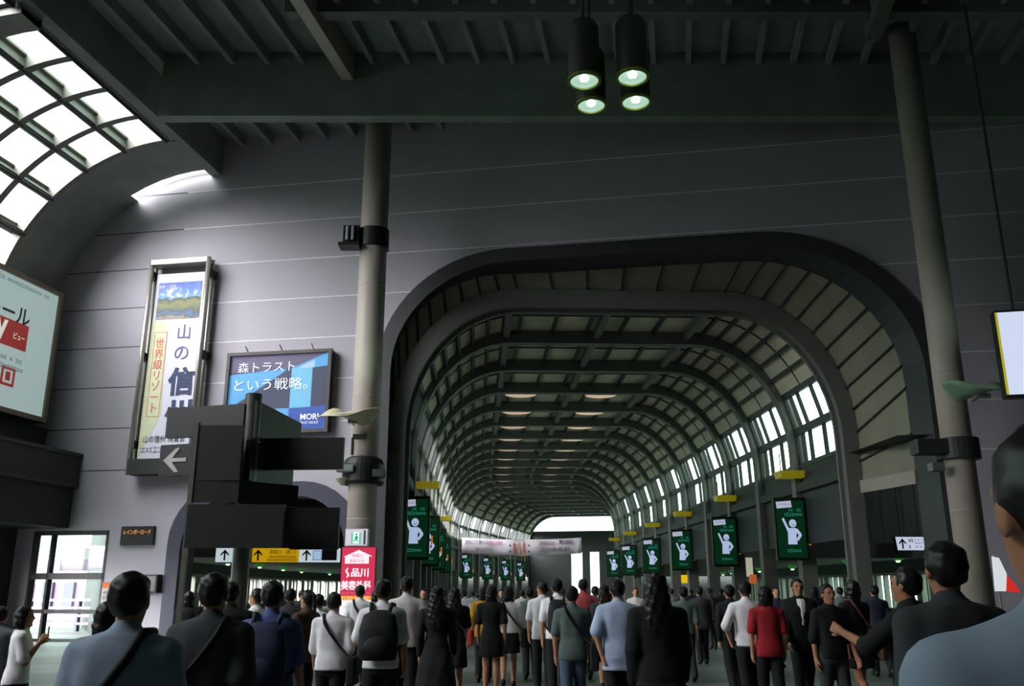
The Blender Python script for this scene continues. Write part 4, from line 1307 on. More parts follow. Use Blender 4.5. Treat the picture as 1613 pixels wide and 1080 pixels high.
# ================================================================== PEOPLE
class Field:
    """a distance field on a box of samples, turned into one smooth surface"""
    def __init__(s, lo, hi, h):
        s.lo = np.array(lo, float); s.h = h
        s.n = np.maximum(3, np.ceil((np.array(hi) - s.lo) / h).astype(int) + 1)
        s.ax = [s.lo[i] + h * np.arange(s.n[i]) for i in range(3)]
        s.d = np.full(s.n, 9.0)
    def _sub(s, lo, hi):
        sl = []
        for i in range(3):
            a = int(max(0, math.floor((lo[i] - s.lo[i]) / s.h))); b = int(min(s.n[i], math.ceil((hi[i] - s.lo[i]) / s.h) + 1))
            if b <= a: return None
            sl.append(slice(a, b))
        X = s.ax[0][sl[0]][:, None, None]; Y = s.ax[1][sl[1]][None, :, None]; Z = s.ax[2][sl[2]][None, None, :]
        return tuple(sl), X, Y, Z
    def _join(s, sl, d2, k):
        d1 = s.d[sl]
        if k <= 0: s.d[sl] = np.minimum(d1, d2); return
        h = np.clip(.5 + .5 * (d1 - d2) / k, 0, 1)
        s.d[sl] = d1 * (1 - h) + d2 * h - k * h * (1 - h)
    def cap(s, a, b, ra, rb, k=.02):
        a = np.array(a, float); b = np.array(b, float)
        m = max(ra, rb) + k + 3 * s.h
        q = s._sub(np.minimum(a, b) - m, np.maximum(a, b) + m)
        if q is None: return s
        sl, X, Y, Z = q
        ab = b - a; L = ab.dot(ab) + 1e-12
        t = np.clip(((X - a[0]) * ab[0] + (Y - a[1]) * ab[1] + (Z - a[2]) * ab[2]) / L, 0, 1)
        d = np.sqrt((X - a[0] - ab[0] * t) ** 2 + (Y - a[1] - ab[1] * t) ** 2 + (Z - a[2] - ab[2] * t) ** 2) - (ra + (rb - ra) * t)
        s._join(sl, d, k); return s
    def ell(s, c, r, k=.02, cut=False):
        c = np.array(c, float); r = np.array(r, float)
        m = r + k + 3 * s.h
        q = s._sub(c - m, c + m)
        if q is None: return s
        sl, X, Y, Z = q
        d = (np.sqrt(((X - c[0]) / r[0]) ** 2 + ((Y - c[1]) / r[1]) ** 2 + ((Z - c[2]) / r[2]) ** 2) - 1) * r.min()
        if cut: s.d[sl] = np.maximum(s.d[sl], -d)
        else: s._join(sl, d, k)
        return s
    def loft(s, prof, off=0.0, k=.03, z0=None, z1=None, fold=0.0):
        """prof rows: z, half width, half depth, y centre, x centre; superelliptic sections"""
        P = np.array(prof, float)
        zl = P[0, 0] if z0 is None else z0; zh = P[-1, 0] if z1 is None else z1
        W, D = P[:, 1].max() + off, P[:, 2].max() + off
        m = k + 3 * s.h + .06
        q = s._sub((P[:, 4].min() - W - m, P[:, 3].min() - D - m, zl - m), (P[:, 4].max() + W + m, P[:, 3].max() + D + m, zh + m))
        if q is None: return s
        sl, X, Y, Z = q
        w = np.interp(Z, P[:, 0], P[:, 1]) + off; dp = np.interp(Z, P[:, 0], P[:, 2]) + off
        yc = np.interp(Z, P[:, 0], P[:, 3]); xc = np.interp(Z, P[:, 0], P[:, 4])
        e = (np.abs((X - xc) / w) ** 2.5 + np.abs((Y - yc) / dp) ** 2.5) ** .4
        d = (e - 1) * np.minimum(w, dp)
        if fold: d = d + fold * np.sin(X * 38 + Z * 17) * np.sin(Z * 23 + Y * 20)
        d = np.maximum(d, np.maximum(zl - Z, Z - zh))
        s._join(sl, d, k); return s
    def clip(s, fn):
        X = s.ax[0][:, None, None]; Y = s.ax[1][None, :, None]; Z = s.ax[2][None, None, :]
        s.d = np.maximum(s.d, fn(X, Y, Z)); return s
    def mesh(s):
        F = s.d; n = s.n
        S_ = F < 0
        c = np.zeros(n - 1, np.int8)
        for i in (0, 1):
            for j in (0, 1):
                for k in (0, 1):
                    c += S_[i:n[0] - 1 + i, j:n[1] - 1 + j, k:n[2] - 1 + k]
        act = (c > 0) & (c < 8)
        idx = np.full(n - 1, -1); cells = np.argwhere(act)
        idx[act] = np.arange(len(cells))
        acc = np.zeros((len(cells), 3)); cnt = np.zeros(len(cells))
        for a in range(3):
            b, g = (a + 1) % 3, (a + 2) % 3
            for u in (0, 1):
                for w in (0, 1):
                    o = np.zeros(3, int); o[b] = u; o[g] = w
                    p = cells + o; q = p.copy(); q[:, a] += 1
                    f0 = F[p[:, 0], p[:, 1], p[:, 2]]; f1 = F[q[:, 0], q[:, 1], q[:, 2]]
                    x = (f0 < 0) != (f1 < 0)
                    t = np.where(x, f0 / np.where(x, f0 - f1, 1), 0)
                    pt = p.astype(float); pt[:, a] += t
                    acc[x] += pt[x]; cnt[x] += 1
        V = s.lo + s.h * (acc / np.maximum(cnt, 1)[:, None])
        faces = []
        for a in range(3):
            b, g = (a + 1) % 3, (a + 2) % 3
            i0 = [slice(None)] * 3; i1 = [slice(None)] * 3
            i0[a] = slice(0, -1); i1[a] = slice(1, None)
            A, B = S_[tuple(i0)], S_[tuple(i1)]
            e = np.argwhere(A != B)
            e = e[(e[:, b] > 0) & (e[:, g] > 0) & (e[:, b] < n[b] - 1) & (e[:, g] < n[g] - 1)]
            inn = A[e[:, 0], e[:, 1], e[:, 2]]
            def ci(db, dg):
                p = e.copy(); p[:, b] -= db; p[:, g] -= dg
                return idx[p[:, 0], p[:, 1], p[:, 2]]
            q = np.stack([ci(1, 1), ci(0, 1), ci(0, 0), ci(1, 0)], 1)
            q[~inn] = q[~inn][:, ::-1]
            faces.append(q[(q >= 0).all(1)])
        return V, np.concatenate(faces)

def joinm(parts):
    vs, fs, o = [], [], 0
    for v, f in parts:
        vs.append(v); fs.append(f + o); o += len(v)
    return np.concatenate(vs), np.concatenate(fs)
def to_mesh(name, V, Fc):
    me = bpy.data.meshes.new(name)
    me.from_pydata(V.tolist(), [], Fc.tolist())
    me.polygons.foreach_set('use_smooth', [True] * len(me.polygons))
    return me

def arm_pose(sx, kind, ph):
    """shoulder, elbow, wrist, hand direction, palm normal"""
    sh = np.array((sx * .182, -.005, 1.378))
    if kind == 'swing':
        a = .42 * ph
        u = np.array((sx * .13, sin(a), -cos(a))); b = a + .28
        l = np.array((sx * .02, sin(b), -cos(b)))
    elif kind == 'hang':
        u = np.array((sx * .16, -.04, -1)); l = np.array((-sx * .02, .14, -1))
    elif kind == 'phone':
        u = np.array((sx * .12, .28, -1)); l = np.array((-sx * .22, .62, 1.05))
    elif kind == 'strap':
        u = np.array((sx * .30, .18, -1)); l = np.array((-sx * .45, .65, .95))
    elif kind == 'hip':
        u = np.array((sx * .55, -.28, -1)); l = np.array((-sx * .35, .42, -.95))
    elif kind == 'back':
        u = np.array((sx * .32, -.30, -1)); l = np.array((-sx * .28, -.05, -1))
    else:   # point: forearm forward, level
        u = np.array((sx * .15, .70, -.60)); l = np.array((-sx * .25, .95, .40))
    u = u / np.linalg.norm(u); l = l / np.linalg.norm(l)
    el = sh + .285 * u; wr = el + .245 * l
    return sh, el, wr, l

def hand_mesh(wr, l, sx, curl, h):
    """palm, four unequal fingers bent at the knuckles, thumb from the side of the palm"""
    z = l / np.linalg.norm(l)
    x = np.array((-sx, 0.25, 0.0)); x = x - z * x.dot(z); x /= np.linalg.norm(x)      # palm faces the body
    y = np.cross(z, x)
    if y[1] < 0 and abs(z[2]) > .5: y = -y                                             # thumb side forward
    P = lambda a, b, c: wr + x * a + y * b + z * c
    f = Field(wr - .23, wr + .23, h)
    f.cap(P(0, 0, -.03), P(0, 0, .02), .026, .027, .0)
    for b in (-.026, -.009, .009, .026): f.cap(P(0, b * .7, .02), P(0, b, .085), .016, .013, .012)
    for b, L in ((.029, .066), (.010, .076), (-.010, .070), (-.028, .054)):
        p0 = P(0, b, .082); a = curl
        d1 = z * cos(a) + x * sin(a); p1 = p0 + d1 * L * .45
        d2 = z * cos(2.1 * a) + x * sin(2.1 * a); p2 = p1 + d2 * L * .32
        d3 = z * cos(2.9 * a) + x * sin(2.9 * a); p3 = p2 + d3 * L * .25
        f.cap(p0, p1, .0095, .009, .003); f.cap(p1, p2, .009, .0085, .003); f.cap(p2, p3, .0085, .0075, .003)
    t0 = P(.006, .024, .025); t1 = P(.018, .052, .058); t2 = P(.028, .056, .088)
    f.cap(t0, t1, .014, .0105, .012); f.cap(t1, t2, .0105, .008, .003)
    return f.mesh()

def torso_prof(fem, stout=0.0):
    s = 1 + stout
    if fem:
        return [(.80, .150, .105, -.01, 0), (.88, .165, .118, -.012, 0), (.95, .160, .112, -.008, 0), (1.06, .125 * s, .090, 0, 0), (1.14, .130 * s, .095, .006, 0), (1.25, .150 * s, .115, .012, 0), (1.35, .160, .098, .0, 0), (1.40, .142, .080, -.006, 0), (1.44, .095, .064, -.01, 0), (1.47, .058, .054, -.01, 0)]
    return [(.80, .150, .105, -.008, 0), (.88, .163, .118, -.01, 0), (.97, .158 * s, .112 * s, -.004, 0), (1.08, .152 * s, .105 * s, .004, 0), (1.18, .162 * s, .110 * s, .004, 0), (1.29, .180, .118, .004, 0), (1.36, .182, .104, -.002, 0), (1.41, .160, .086, -.010, 0), (1.445, .110, .070, -.014, 0), (1.475, .066, .060, -.014, 0)]

BODY_CACHE = {}
def build_meshes(key):
    if key in BODY_CACHE: return BODY_CACHE[key]
    (fem, ph, armL, armR, top, sleeve, bottom, hair, res, stout, turn) = key
    h = res
    out = {}
    tp = torso_prof(fem, stout)
    # --- legs for a walking step; ph = -1..1
    legs = []
    for sx in (-1, 1):
        q = ph * sx
        hip = np.array((sx * .088, -.005, .90))
        a = .34 * q
        kb = .12 + (.50 * max(0, -q))
        kn = hip + .42 * np.array((0, sin(a), -cos(a)))
        b = a - kb
        an = kn + .40 * np.array((0, sin(b), -cos(b)))
        fp = max(0, -q) * .75 - max(0, q) * .25          # toe down behind, toe up in front
        fd = np.array((sx * .06, cos(fp), -sin(fp)))
        legs.append((hip, kn, an, fd))
    low = min(min((an - .085 * np.array((0, 0, 1)))[2], (an + fd * .17)[2] - .03) for hip, kn, an, fd in legs)
    dz = -low
    arms = [arm_pose(-1, armL, -ph), arm_pose(1, armR, ph)]
    lo, hi = np.array((-.62, -.62, -.05)), np.array((.62, .72, 1.80))
    def legs_to(f, off, k=.03, upto=1.0, flare=0.0):
        for hip, kn, an, fd in legs:
            f.cap(hip, kn, .086 + off, .056 + off + flare * .4, k)
            f.cap(kn, an, .055 + off + flare * .4, .038 + off + flare, k)
            if off < .005: f.cap(kn * .72 + an * .28 + np.array((0, -.018, 0)), kn * .45 + an * .55 + np.array((0, -.006, 0)), .050, .036, .03)
    # --- body: one continuous surface
    f = Field(lo, hi, h)
    f.loft(tp, 0, .03)
    legs_to(f, 0)
    for hip, kn, an, fd in legs:
        f.cap(an + np.array((0, -.035, -.045)), an + fd * .15 + np.array((0, 0, -.045)), .034, .028, .03)
    for sh, el, wr, l in arms:
        f.cap(sh + np.array((-.05 * np.sign(sh[0]), 0, .012)), sh, .052, .052, .05)
        f.cap(sh, el, .052, .039, .03); f.cap(el, wr, .040, .027, .02)
    f.cap((0, -.012, 1.43), (0, .008, 1.53), .056, .052, .03)
    # head with a face: brow, nose, lips, chin, ears
    hz = 1.612; ct, st = cos(turn), sin(turn)
    def HP(x, y, z): return (x * ct - y * st, x * st + y * ct, hz + z)
    bodym = None
    g = Field((-.14, -.15, 1.44), (.14, .17, 1.77), min(h, .011))
    g.cap((0, -.01, 1.42), (0, .008, 1.55), .055, .051, .0)
    g.ell(HP(0, -.012, .022), (.077, .094, .098), .02)
    g.ell(HP(0, .028, -.035), (.058, .064, .086), .03)
    g.cap(HP(0, .080, .012), HP(0, .103, -.022), .009, .013, .012)
    g.cap(HP(-.016, .088, -.058), HP(.016, .088, -.058), .008, .008, .006)
    g.ell(HP(0, .072, -.098), (.026, .022, .02), .02)
    g.cap(HP(-.045, .072, .030), HP(.045, .072, .030), .012, .012, .015)
    for sx in (-1, 1):
        g.ell(HP(sx * .032, .093, .008), (.016, .014, .011), 0, cut=True)
        g.ell(HP(sx * .080, -.006, -.012), (.011, .022, .033), .006)
    hv, hf = g.mesh()
    out['body'] = joinm([f.mesh(), (hv, hf)] + [hand_mesh(wr + l * .0, l, -1 if i == 0 else 1, .32 if k_ in ('swing', 'hang') else .62, .0055 if h < .018 else .0075) for i, ((sh, el, wr, l), k_) in enumerate(zip(arms, (armL, armR)))])
    # --- eyes
    ev = Field((-.12, -.13, 1.58), (.12, .13, 1.66), .006)
    for sx in (-1, 1): ev.ell(HP(sx * .032, .082, .008), (.012, .011, .010), 0)
    out['eye'] = ev.mesh()
    # --- hair
    g = Field((-.24, -.30, 1.0), (.24, .20, 1.82), min(h, .013))
    g.ell(HP(0, -.018, .030), (.089, .101, .096), 0)
    if hair == 'short':
        g.ell(HP(0, -.052, -.012), (.074, .060, .062), .02)
    elif hair == 'bob':
        for sx in (-1, 1): g.cap(HP(sx * .066, -.02, .0), HP(sx * .072, -.012, -.13), .036, .030, .03)
        g.ell(HP(0, -.062, -.06), (.086, .052, .11), .03)
    elif hair == 'long':
        for sx in (-1, 1): g.cap(HP(sx * .064, -.03, .0), HP(sx * .085, -.06, -.24), .036, .034, .03)
        g.ell(HP(0, -.075, -.12), (.10, .05, .23), .03)
        g.ell(HP(0, -.105, -.26), (.11, .042, .20), .03)
    elif hair == 'tail':
        g.ell(HP(0, -.052, -.012), (.074, .060, .066), .02)
        g.cap(HP(0, -.125, .05), HP(0, -.15, -.16), .032, .022, .02)
    elif hair == 'bun':
        g.ell(HP(0, -.055, -.02), (.076, .062, .085), .02)
        g.ell(HP(0, -.105, .085), (.05, .05, .05), .015)
    def face_cut(X, Y, Z):
        x = X * ct + Y * st; y = -X * st + Y * ct; z = Z - hz
        d = np.minimum(np.minimum(y - .035, .062 - z), .078 - np.abs(x))       # the face stays free
        return d
    g.clip(face_cut)
    gx, gy, gz = g.ax[0][:, None, None], g.ax[1][None, :, None], g.ax[2][None, None, :]
    g.d = g.d + .0045 * np.sin(gx * 75 + 9 * gz) * np.sin(gy * 62 + gz * 31) + .003 * np.sin(gz * 90 + gx * 40)
    if hair == 'cap': g.cap(HP(0, .08, .065), HP(0, .15, .055), .03, .012, .02)
    out['hair'] = g.mesh()
    # --- garments
    if top:
        f = Field(lo, hi, h)
        hem = {'shirt': .86, 'tee': .80, 'blouse': .93, 'jacket': .76, 'dress': .95, 'loose': .74}[top]
        off = {'shirt': .016, 'tee': .016, 'blouse': .016, 'jacket': .030, 'dress': .013, 'loose': .034}[top]
        tq = list(tp)
        if top in ('shirt', 'tee', 'jacket', 'loose', 'blouse'):      # cloth hangs straight from the chest
            tq = [(z, max(w, .155 if not fem else .140) + (.008 if z < 1.0 else 0), max(d, .105) + (.01 if z < 1.0 else 0), y, x) if z < 1.3 else (z, w, d, y, x) for z, w, d, y, x in tp]
        if hem < tq[0][0]: tq = [(hem, tq[0][1] + .01, tq[0][2] + .01, tq[0][3], 0)] + tq
        f.loft(tq, off, .02, z0=hem, z1=1.462, fold=.004)
        for sh, el, wr, l in arms:
            sd = np.array((-.06 * np.sign(sh[0]), 0, .014))
            f.cap(sh + sd, sh, .052 + off * .5, .053 + off * .5, .05)
            if sleeve == 'short': f.cap(sh, sh + (el - sh) * .82, .053 + off * .6, .055 + off * .9, .02)
            elif sleeve == 'elbow': f.cap(sh, el, .056 + off * .8, .050 + off, .02); f.cap(el, el + (wr - el) * .1, .049 + off, .047 + off, .01)
            elif sleeve == 'long': f.cap(sh, el, .056 + off * .7, .043 + off, .02); f.cap(el, wr, .044 + off * .9, .032 + off * .7, .02)
        f.cap((0, -.014, 1.395), (0, -.014, 1.452), .090 + off * .3, .062 + off * .4, .05)
        f.cap((0, -.016, 1.45), (0, -.006, 1.486), .064, .061, .012)
        out['top'] = f.mesh()
    if bottom:
        f = Field(lo, hi, h)
        if bottom == 'trousers':
            f.loft([r for r in tp if r[0] < 1.07], .008, .02, z0=.80, z1=(.90 if top in ('tee', 'loose', 'jacket') else .96)); legs_to(f, .016, .025, flare=.014)
            f.clip(lambda X, Y, Z: np.maximum(.0 * Z - 9, (.07 - dz) - Z))
        elif bottom == 'shorts':
            f.loft([r for r in tp if r[0] < 1.07], .008, .02, z0=.80, z1=(.90 if top in ('tee', 'loose', 'jacket') else .96))
            for hip, kn, an, fd in legs: f.cap(hip, kn, .105, .082, .025)
        else:
            hemz = {'skirt': .50, 'miniskirt': .60, 'longskirt': .24, 'coat': .42}[bottom]
            spread = {'skirt': .215, 'miniskirt': .20, 'longskirt': .30, 'coat': .36}[bottom]
            f.loft([(hemz, spread, spread * .92, .0, 0), (.72, .195 + (spread - .2) * .4, .16 + (spread - .2) * .4, -.005, 0), (.90, .178, .128, -.01, 0), (1.02, .142, .105, 0, 0)], .006, .0, fold=.006)
        out['bottom'] = f.mesh()
    f = Field(lo, hi, min(h, .016))
    for hip, kn, an, fd in legs:
        f.cap(an + np.array((0, -.045, -.046)), an + fd * .155 + np.array((0, 0, -.05)), .041, .036, .02)
        f.ell(an + np.array((0, -.03, -.01)), (.047, .055, .05), .02)
    out['shoe'] = f.mesh()
    res_ = {}
    for k_, (V, Fc) in out.items():
        V = V + np.array((0, 0, dz))
        res_[k_] = to_mesh(k_, V, Fc)
    BODY_CACHE[key] = (res_, dz, arms)
    return BODY_CACHE[key]

SKIN = smat('skin', (196, 142, 112), rough=.55, var=.06, scale=14)
SKIN2 = smat('tanned skin', (178, 122, 92), rough=.55, var=.06, scale=14)
HAIR = smat('black hair', (20, 18, 18), rough=.45, var=.3, scale=60)
HAIR2 = smat('dark brown hair', (44, 30, 24), rough=.45, var=.3, scale=60)
EYE = smat('dark eye', (20, 16, 14), rough=.2)
SHOE = smat('black shoe', (18, 18, 20), rough=.4)
def cloth(nm, rgb): return smat('cloth ' + nm, rgb, rough=.85, var=.08, scale=9, bump=.25)
C = dict(white=cloth('white', (244, 242, 248)), offwhite=cloth('off white', (205, 200, 200)), blue=cloth('pale blue', (176, 192, 222)), grey=cloth('grey', (112, 122, 124)), dgrey=cloth('dark grey', (52, 56, 58)),
         black=cloth('black', (20, 21, 23)), navy=cloth('navy', (32, 36, 56)), yellow=cloth('mustard', (205, 150, 30)), pink=cloth('rose', (190, 82, 92)), red=cloth('red', (165, 34, 44)), jeans=cloth('faded denim', (78, 92, 112)),
         stripe=cloth('charcoal', (58, 64, 68)), slate=cloth('slate blue', (150, 164, 186)), mid=cloth('royal blue', (84, 96, 150)), brown=cloth('brown', (84, 62, 44)), beige=cloth('beige', (150, 138, 116)), teal=cloth('grey green', (92, 108, 104)))
TOPN = {'shirt': 'shirt', 'tee': 't_shirt', 'blouse': 'blouse', 'jacket': 'jacket', 'dress': 'dress_bodice', 'loose': 'loose_shirt'}
BOTN = {'trousers': 'trousers', 'shorts': 'shorts', 'skirt': 'skirt', 'miniskirt': 'skirt', 'longskirt': 'long_skirt', 'coat': 'coat_skirt'}

def person(label, x, y, H=1.70, face=0.0, ph=.5, fem=False, top='shirt', tc='white', sleeve='short', bottom='trousers', bc='black', hair='short', hc=HAIR, arms=('swing', 'swing'), res=None, stout=0.0, turn=0.0, skin=SKIN, eyes=False, group=None):
    dist = sqrt(x * x + y * y)
    if res is None: res = .014 if dist < 5 else .018 if dist < 12 else .022 if dist < 20 else .03
    me, dz, ar = build_meshes((fem, ph, arms[0], arms[1], top, sleeve, bottom, hair, res, stout, turn))
    t = thing('person', label, 'person', (x, y, 0), R(face), group or 'people walking through the hall')
    s = H / (1.718 + dz)
    t.scale = (s, s, s)
    def part(nm, key, m):
        o = bpy.data.objects.new(nm, me[key]); COL.objects.link(o); o.parent = t
        if not me[key].materials: me[key].materials.append(m)
        o.material_slots[0].link = 'OBJECT'; o.material_slots[0].material = m
        return o
    part('body', 'body', skin)
    part('hair', 'hair', hc)
    if eyes: part('eyes', 'eye', EYE)
    part(TOPN[top], 'top', C[tc])
    part(BOTN[bottom], 'bottom', C[bc])
    part('shoes', 'shoe', SHOE)
    t['_s'] = s; t['_dz'] = dz
    return t

def pw(t, p):      # a point of the person's own space in the world
    s, dz = t['_s'], t['_dz']
    a = t.rotation_euler.z
    x, y, z = p[0] * s, p[1] * s, (p[2] + dz) * s
    return Vector((t.location.x + x * cos(a) - y * sin(a), t.location.y + x * sin(a) + y * cos(a), z))

def bag_on(t, kind, mt, label, side=1, size=1.0, up=0.0, strap=None):
    """a bag carried by the person: its own thing, in its place on the back or at the hip"""
    s, dz, a = t['_s'], t['_dz'], t.rotation_euler.z
    nm = {'backpack': 'backpack', 'shoulder': 'shoulder_bag', 'strap': 'shoulder_bag', 'hand': 'handbag'}[kind]
    b = bpy.data.objects.new(nm, None); COL.objects.link(b)
    b.location = t.location; b.rotation_euler = t.rotation_euler; b.scale = t.scale
    tag(b, label, 'bag', 'bags carried by the crowd')
    def q(x, y, z): return Vector((x, y, z + dz))
    if kind == 'backpack':
        f = Field((-.25, -.42, .85 + dz), (.25, -.04, 1.55 + dz), .014)
        f.loft([(.95 + dz, .135 * size, .075, -.225, 0), (1.05 + dz, .155 * size, .095, -.235, 0), (1.25 + dz, .150 * size, .088, -.225, 0), (1.38 + dz, .125 * size, .06, -.205, 0), (1.43 + dz, .07, .03, -.19, 0)], 0, .02)
        V, Fc = f.mesh(); me = to_mesh('pack', V, Fc); me.materials.append(mt)
        o = bpy.data.objects.new('pack', me); COL.objects.link(o); o.parent = b
        f = Field((-.2, -.42, .9 + dz), (.2, -.2, 1.25 + dz), .012)
        f.ell((0, -.315, 1.08 + dz), (.105 * size, .045, .10), 0)
        V, Fc = f.mesh(); me = to_mesh('front_pocket', V, Fc); me.materials.append(mt)
        o = bpy.data.objects.new('front_pocket', me); COL.objects.link(o); o.parent = b
        for sx in (-1, 1):
            mb = MB(); mb.tube([q(sx * .09, -.17, 1.40), q(sx * .105, -.09, 1.485), q(sx * .115, .03, 1.475), q(sx * .13, .135, 1.36), q(sx * .15, .15, 1.2), q(sx * .185, .03, 1.06), q(sx * .14, -.14, 1.0)], .021, 8)
            mb.build('strap', mt, b, smooth=True)
    else:
        x0 = side * .235
        z0 = (.86 if kind != 'hand' else .62) + up
        w, hh = .06, (.16 if kind != 'hand' else .13)
        y0 = -.06 if kind != 'hand' else .02
        if kind == 'strap': y0 = .02
        mb = MB(); mb.box(q(x0 + side * .03, y0, z0), (w * 1.7 * size, .34 * size, 2 * hh * size)); o = bevel(mb.build('bag_body', mt, b), .025, 3)
        mb = MB(); mb.box(q(x0 + side * (.035 + .06 * size), y0, z0 + .05), (.012, .30 * size, .2 * size)); bevel(mb.build('flap', mt, b), .004)
        mb = MB()
        if kind == 'hand':
            mb.tube([q(x0 + side * .02, y0 - .1, z0 + hh), q(x0 + side * .02, y0 - .07, z0 + hh + .1), q(x0 + side * .02, y0 + .07, z0 + hh + .1), q(x0 + side * .02, y0 + .1, z0 + hh)], .012, 8)
        else:
            k = -side
            rr = .022 if kind == 'strap' else .016
            mb.tube([q(x0, y0 - .12, z0 + hh - .02), q(side * .20, -.13, 1.03), q(side * .10, -.150, 1.15), q(0, -.155, 1.27), q(k * .075, -.145, 1.38), q(k * .105, -.08, 1.478), q(k * .11, .02, 1.475), q(k * .06, .125, 1.36), q(side * .04, .15, 1.22), q(side * .15, .14, 1.08), q(x0, y0 + .12, z0 + hh - .02)], rr, 8)
        mb.build('strap', strap or mt, b, smooth=True)
    return b
BAGK = smat('black bag nylon', (24, 25, 28), rough=.7, var=.1, scale=20)
BAGN = smat('navy bag nylon', (40, 46, 78), rough=.7, var=.1, scale=20)
BAGR = smat('orange red bag', (190, 66, 44), rough=.7, var=.1, scale=12)
BAGG = smat('grey green bag', (76, 90, 84), rough=.7, var=.1, scale=12)
BAGB = smat('brown bag', (92, 62, 44), rough=.6, var=.1, scale=12)
# ---- who stands where
def shirt_front(t):
    s, dz = t['_s'], t['_dz']
    mb = MB()
    rows = []
    for z, y, w in ((1.10, .146, .016), (1.20, .151, .028), (1.29, .158, .042), (1.36, .142, .052), (1.42, .118, .058), (1.455, .098, .05)):
        rows.append([(x * w, y - abs(x) * w * .25, z + dz) for x in (-1, -.5, 0, .5, 1)])
    mb.grid(rows)
    mb.build('shirt_front', C['white'], t)
def phone(t):
    dz = t['_dz']
    sh, el, wr, l = arm_pose(1, 'phone', 0)
    p = wr + .09 * l
    b = bpy.data.objects.new('smartphone', None); COL.objects.link(b)
    b.location = pw(t, (0.02, p[1] + .035, p[2] + .02)); b.rotation_euler = t.rotation_euler
    tag(b, 'lit smartphone held up before the white top by the tall window', 'phone')
    mb = MB(); mb.box((0, 0, 0), (.075, .01, .15)); bevel(mb.build('phone_case', BAGK, b), .003)
    mb = MB(); mb.box((0, -.006, 0), (.066, .003, .135)); mb.build('screen', lit('phone screen', (200, 200, 120), .8), b)
t = person('person in grey blue shirt with dark strap across the back, nearest the tall window', -1.65, 4.00, H=1.66, top='loose', tc='slate', bc='dgrey', ph=0.3, stout=0.08)
bag_on(t, 'strap', BAGK, 'black shoulder bag on the wide strap of the grey blue shirt wearer', -1)
person('person in dark clothes half hidden ahead of the grey blue shirt', -2.78, 6.40, H=1.51, top='tee', tc='black', hair='bob', fem=True, ph=0.5)
t = person('person in charcoal shirt with orange red bag, beside the sign post', -1.74, 5.40, H=1.68, top='loose', tc='stripe', bc='black', ph=-0.4)
bag_on(t, 'shoulder', BAGR, 'orange red shoulder bag on the charcoal shirt wearer', -1, 1.15, .26, BAGK)
person('person in black jacket seen just behind the sign post pole', -2.73, 9.00, H=1.66, top='jacket', tc='black', sleeve='long', ph=0.4)
t = person('person in royal blue top under a big dark backpack', -1.81, 7.00, H=1.65, top='tee', tc='mid', bc='black', ph=0.5, hair='short')
bag_on(t, 'backpack', BAGN, 'big navy backpack on the royal blue top beside the sign post', 1, 1.25)
person('person in white top standing in profile beyond the navy backpack', -3.32, 12.00, H=1.60, top='shirt', tc='white', bc='dgrey', face=72, ph=0.1, arms=('hang', 'hang'), eyes=True)
person('person in dark shirt ahead of the navy backpack', -3.35, 14.00, H=1.60, top='shirt', tc='dgrey', ph=-0.4, bc='black')
person('person in brown top turned sideways near the strap shirt', -2.57, 11.60, H=1.58, top='tee', tc='brown', face=60, ph=0.2, hair='tail', fem=True, eyes=True)
person('person in plain white shirt walking beside the one with a dark strap', -2.63, 12.60, H=1.53, top='shirt', tc='white', bc='beige', ph=0.5)
t = person('person in white shirt with one thin dark strap down the back', -1.92, 10.00, H=1.56, top='shirt', tc='white', sleeve='elbow', bc='black', ph=-0.5)
bag_on(t, 'shoulder', BAGK, 'black bag hanging on the thin strap of the white shirt', 1)
t = person('person in white shirt right before the red clinic panel', -2.63, 16.00, H=1.66, top='shirt', tc='white', sleeve='elbow', bc='navy', ph=0.5)
bag_on(t, 'shoulder', BAGK, 'small dark bag on the person before the red clinic panel', 1, .8)
t = person('person in white shirt almost hidden under a bulky black backpack', -1.31, 9.40, H=1.69, top='shirt', tc='white', bc='black', ph=0.4, arms=('strap', 'swing'))
bag_on(t, 'backpack', BAGK, 'bulky black backpack on the white shirt by the clinic panel', 1, 1.3)
person('tall person in white shirt with grey sleeve under the first dark pier', -1.39, 12.20, H=1.76, top='shirt', tc='offwhite', sleeve='elbow', bc='black', ph=-0.5, arms=('swing', 'hip'))
person('person with long black hair in a long black dress', -0.95, 11.80, H=1.63, top='dress', tc='black', sleeve='long', bottom='longskirt', hair='long', fem=True, ph=0.3)
t = person('person in black with an orange red bag at the side', -0.88, 14.20, H=1.62, top='tee', tc='black', bottom='skirt', hair='long', fem=True, ph=0.5)
bag_on(t, 'shoulder', BAGR, 'small orange red bag on the person in black', 1, .8, .1, BAGK)
person('person in mustard yellow top half hidden by a black dress', -0.51, 17.00, H=1.65, top='tee', tc='yellow', bc='black', ph=0.3, fem=True, hair='bob')
person('person in short black dress beside the mustard yellow top', -0.33, 14.90, H=1.66, top='dress', tc='black', sleeve='short', bottom='miniskirt', hair='bob', fem=True, ph=-0.4)
t = person('person in white blouse and short black skirt with bare legs', -0.06, 15.90, H=1.64, top='blouse', tc='white', sleeve='elbow', bottom='miniskirt', hair='bob', fem=True, ph=0.6)
bag_on(t, 'shoulder', BAGK, 'black shoulder bag beside the white blouse', 1)
person('person in grey green shirt between the white blouse and white t-shirt', 0.34, 17.50, H=1.63, top='shirt', tc='teal', bc='dgrey', ph=0.3)
person('person in white t-shirt and grey trousers with arms hanging', 0.51, 15.60, H=1.72, top='tee', tc='white', bc='dgrey', ph=-0.5, arms=('hang', 'swing'), turn=0.9)
t = person('person in white shirt under a narrow black backpack by the far white window', 0.69, 14.20, H=1.75, top='shirt', tc='white', bc='black', ph=0.4)
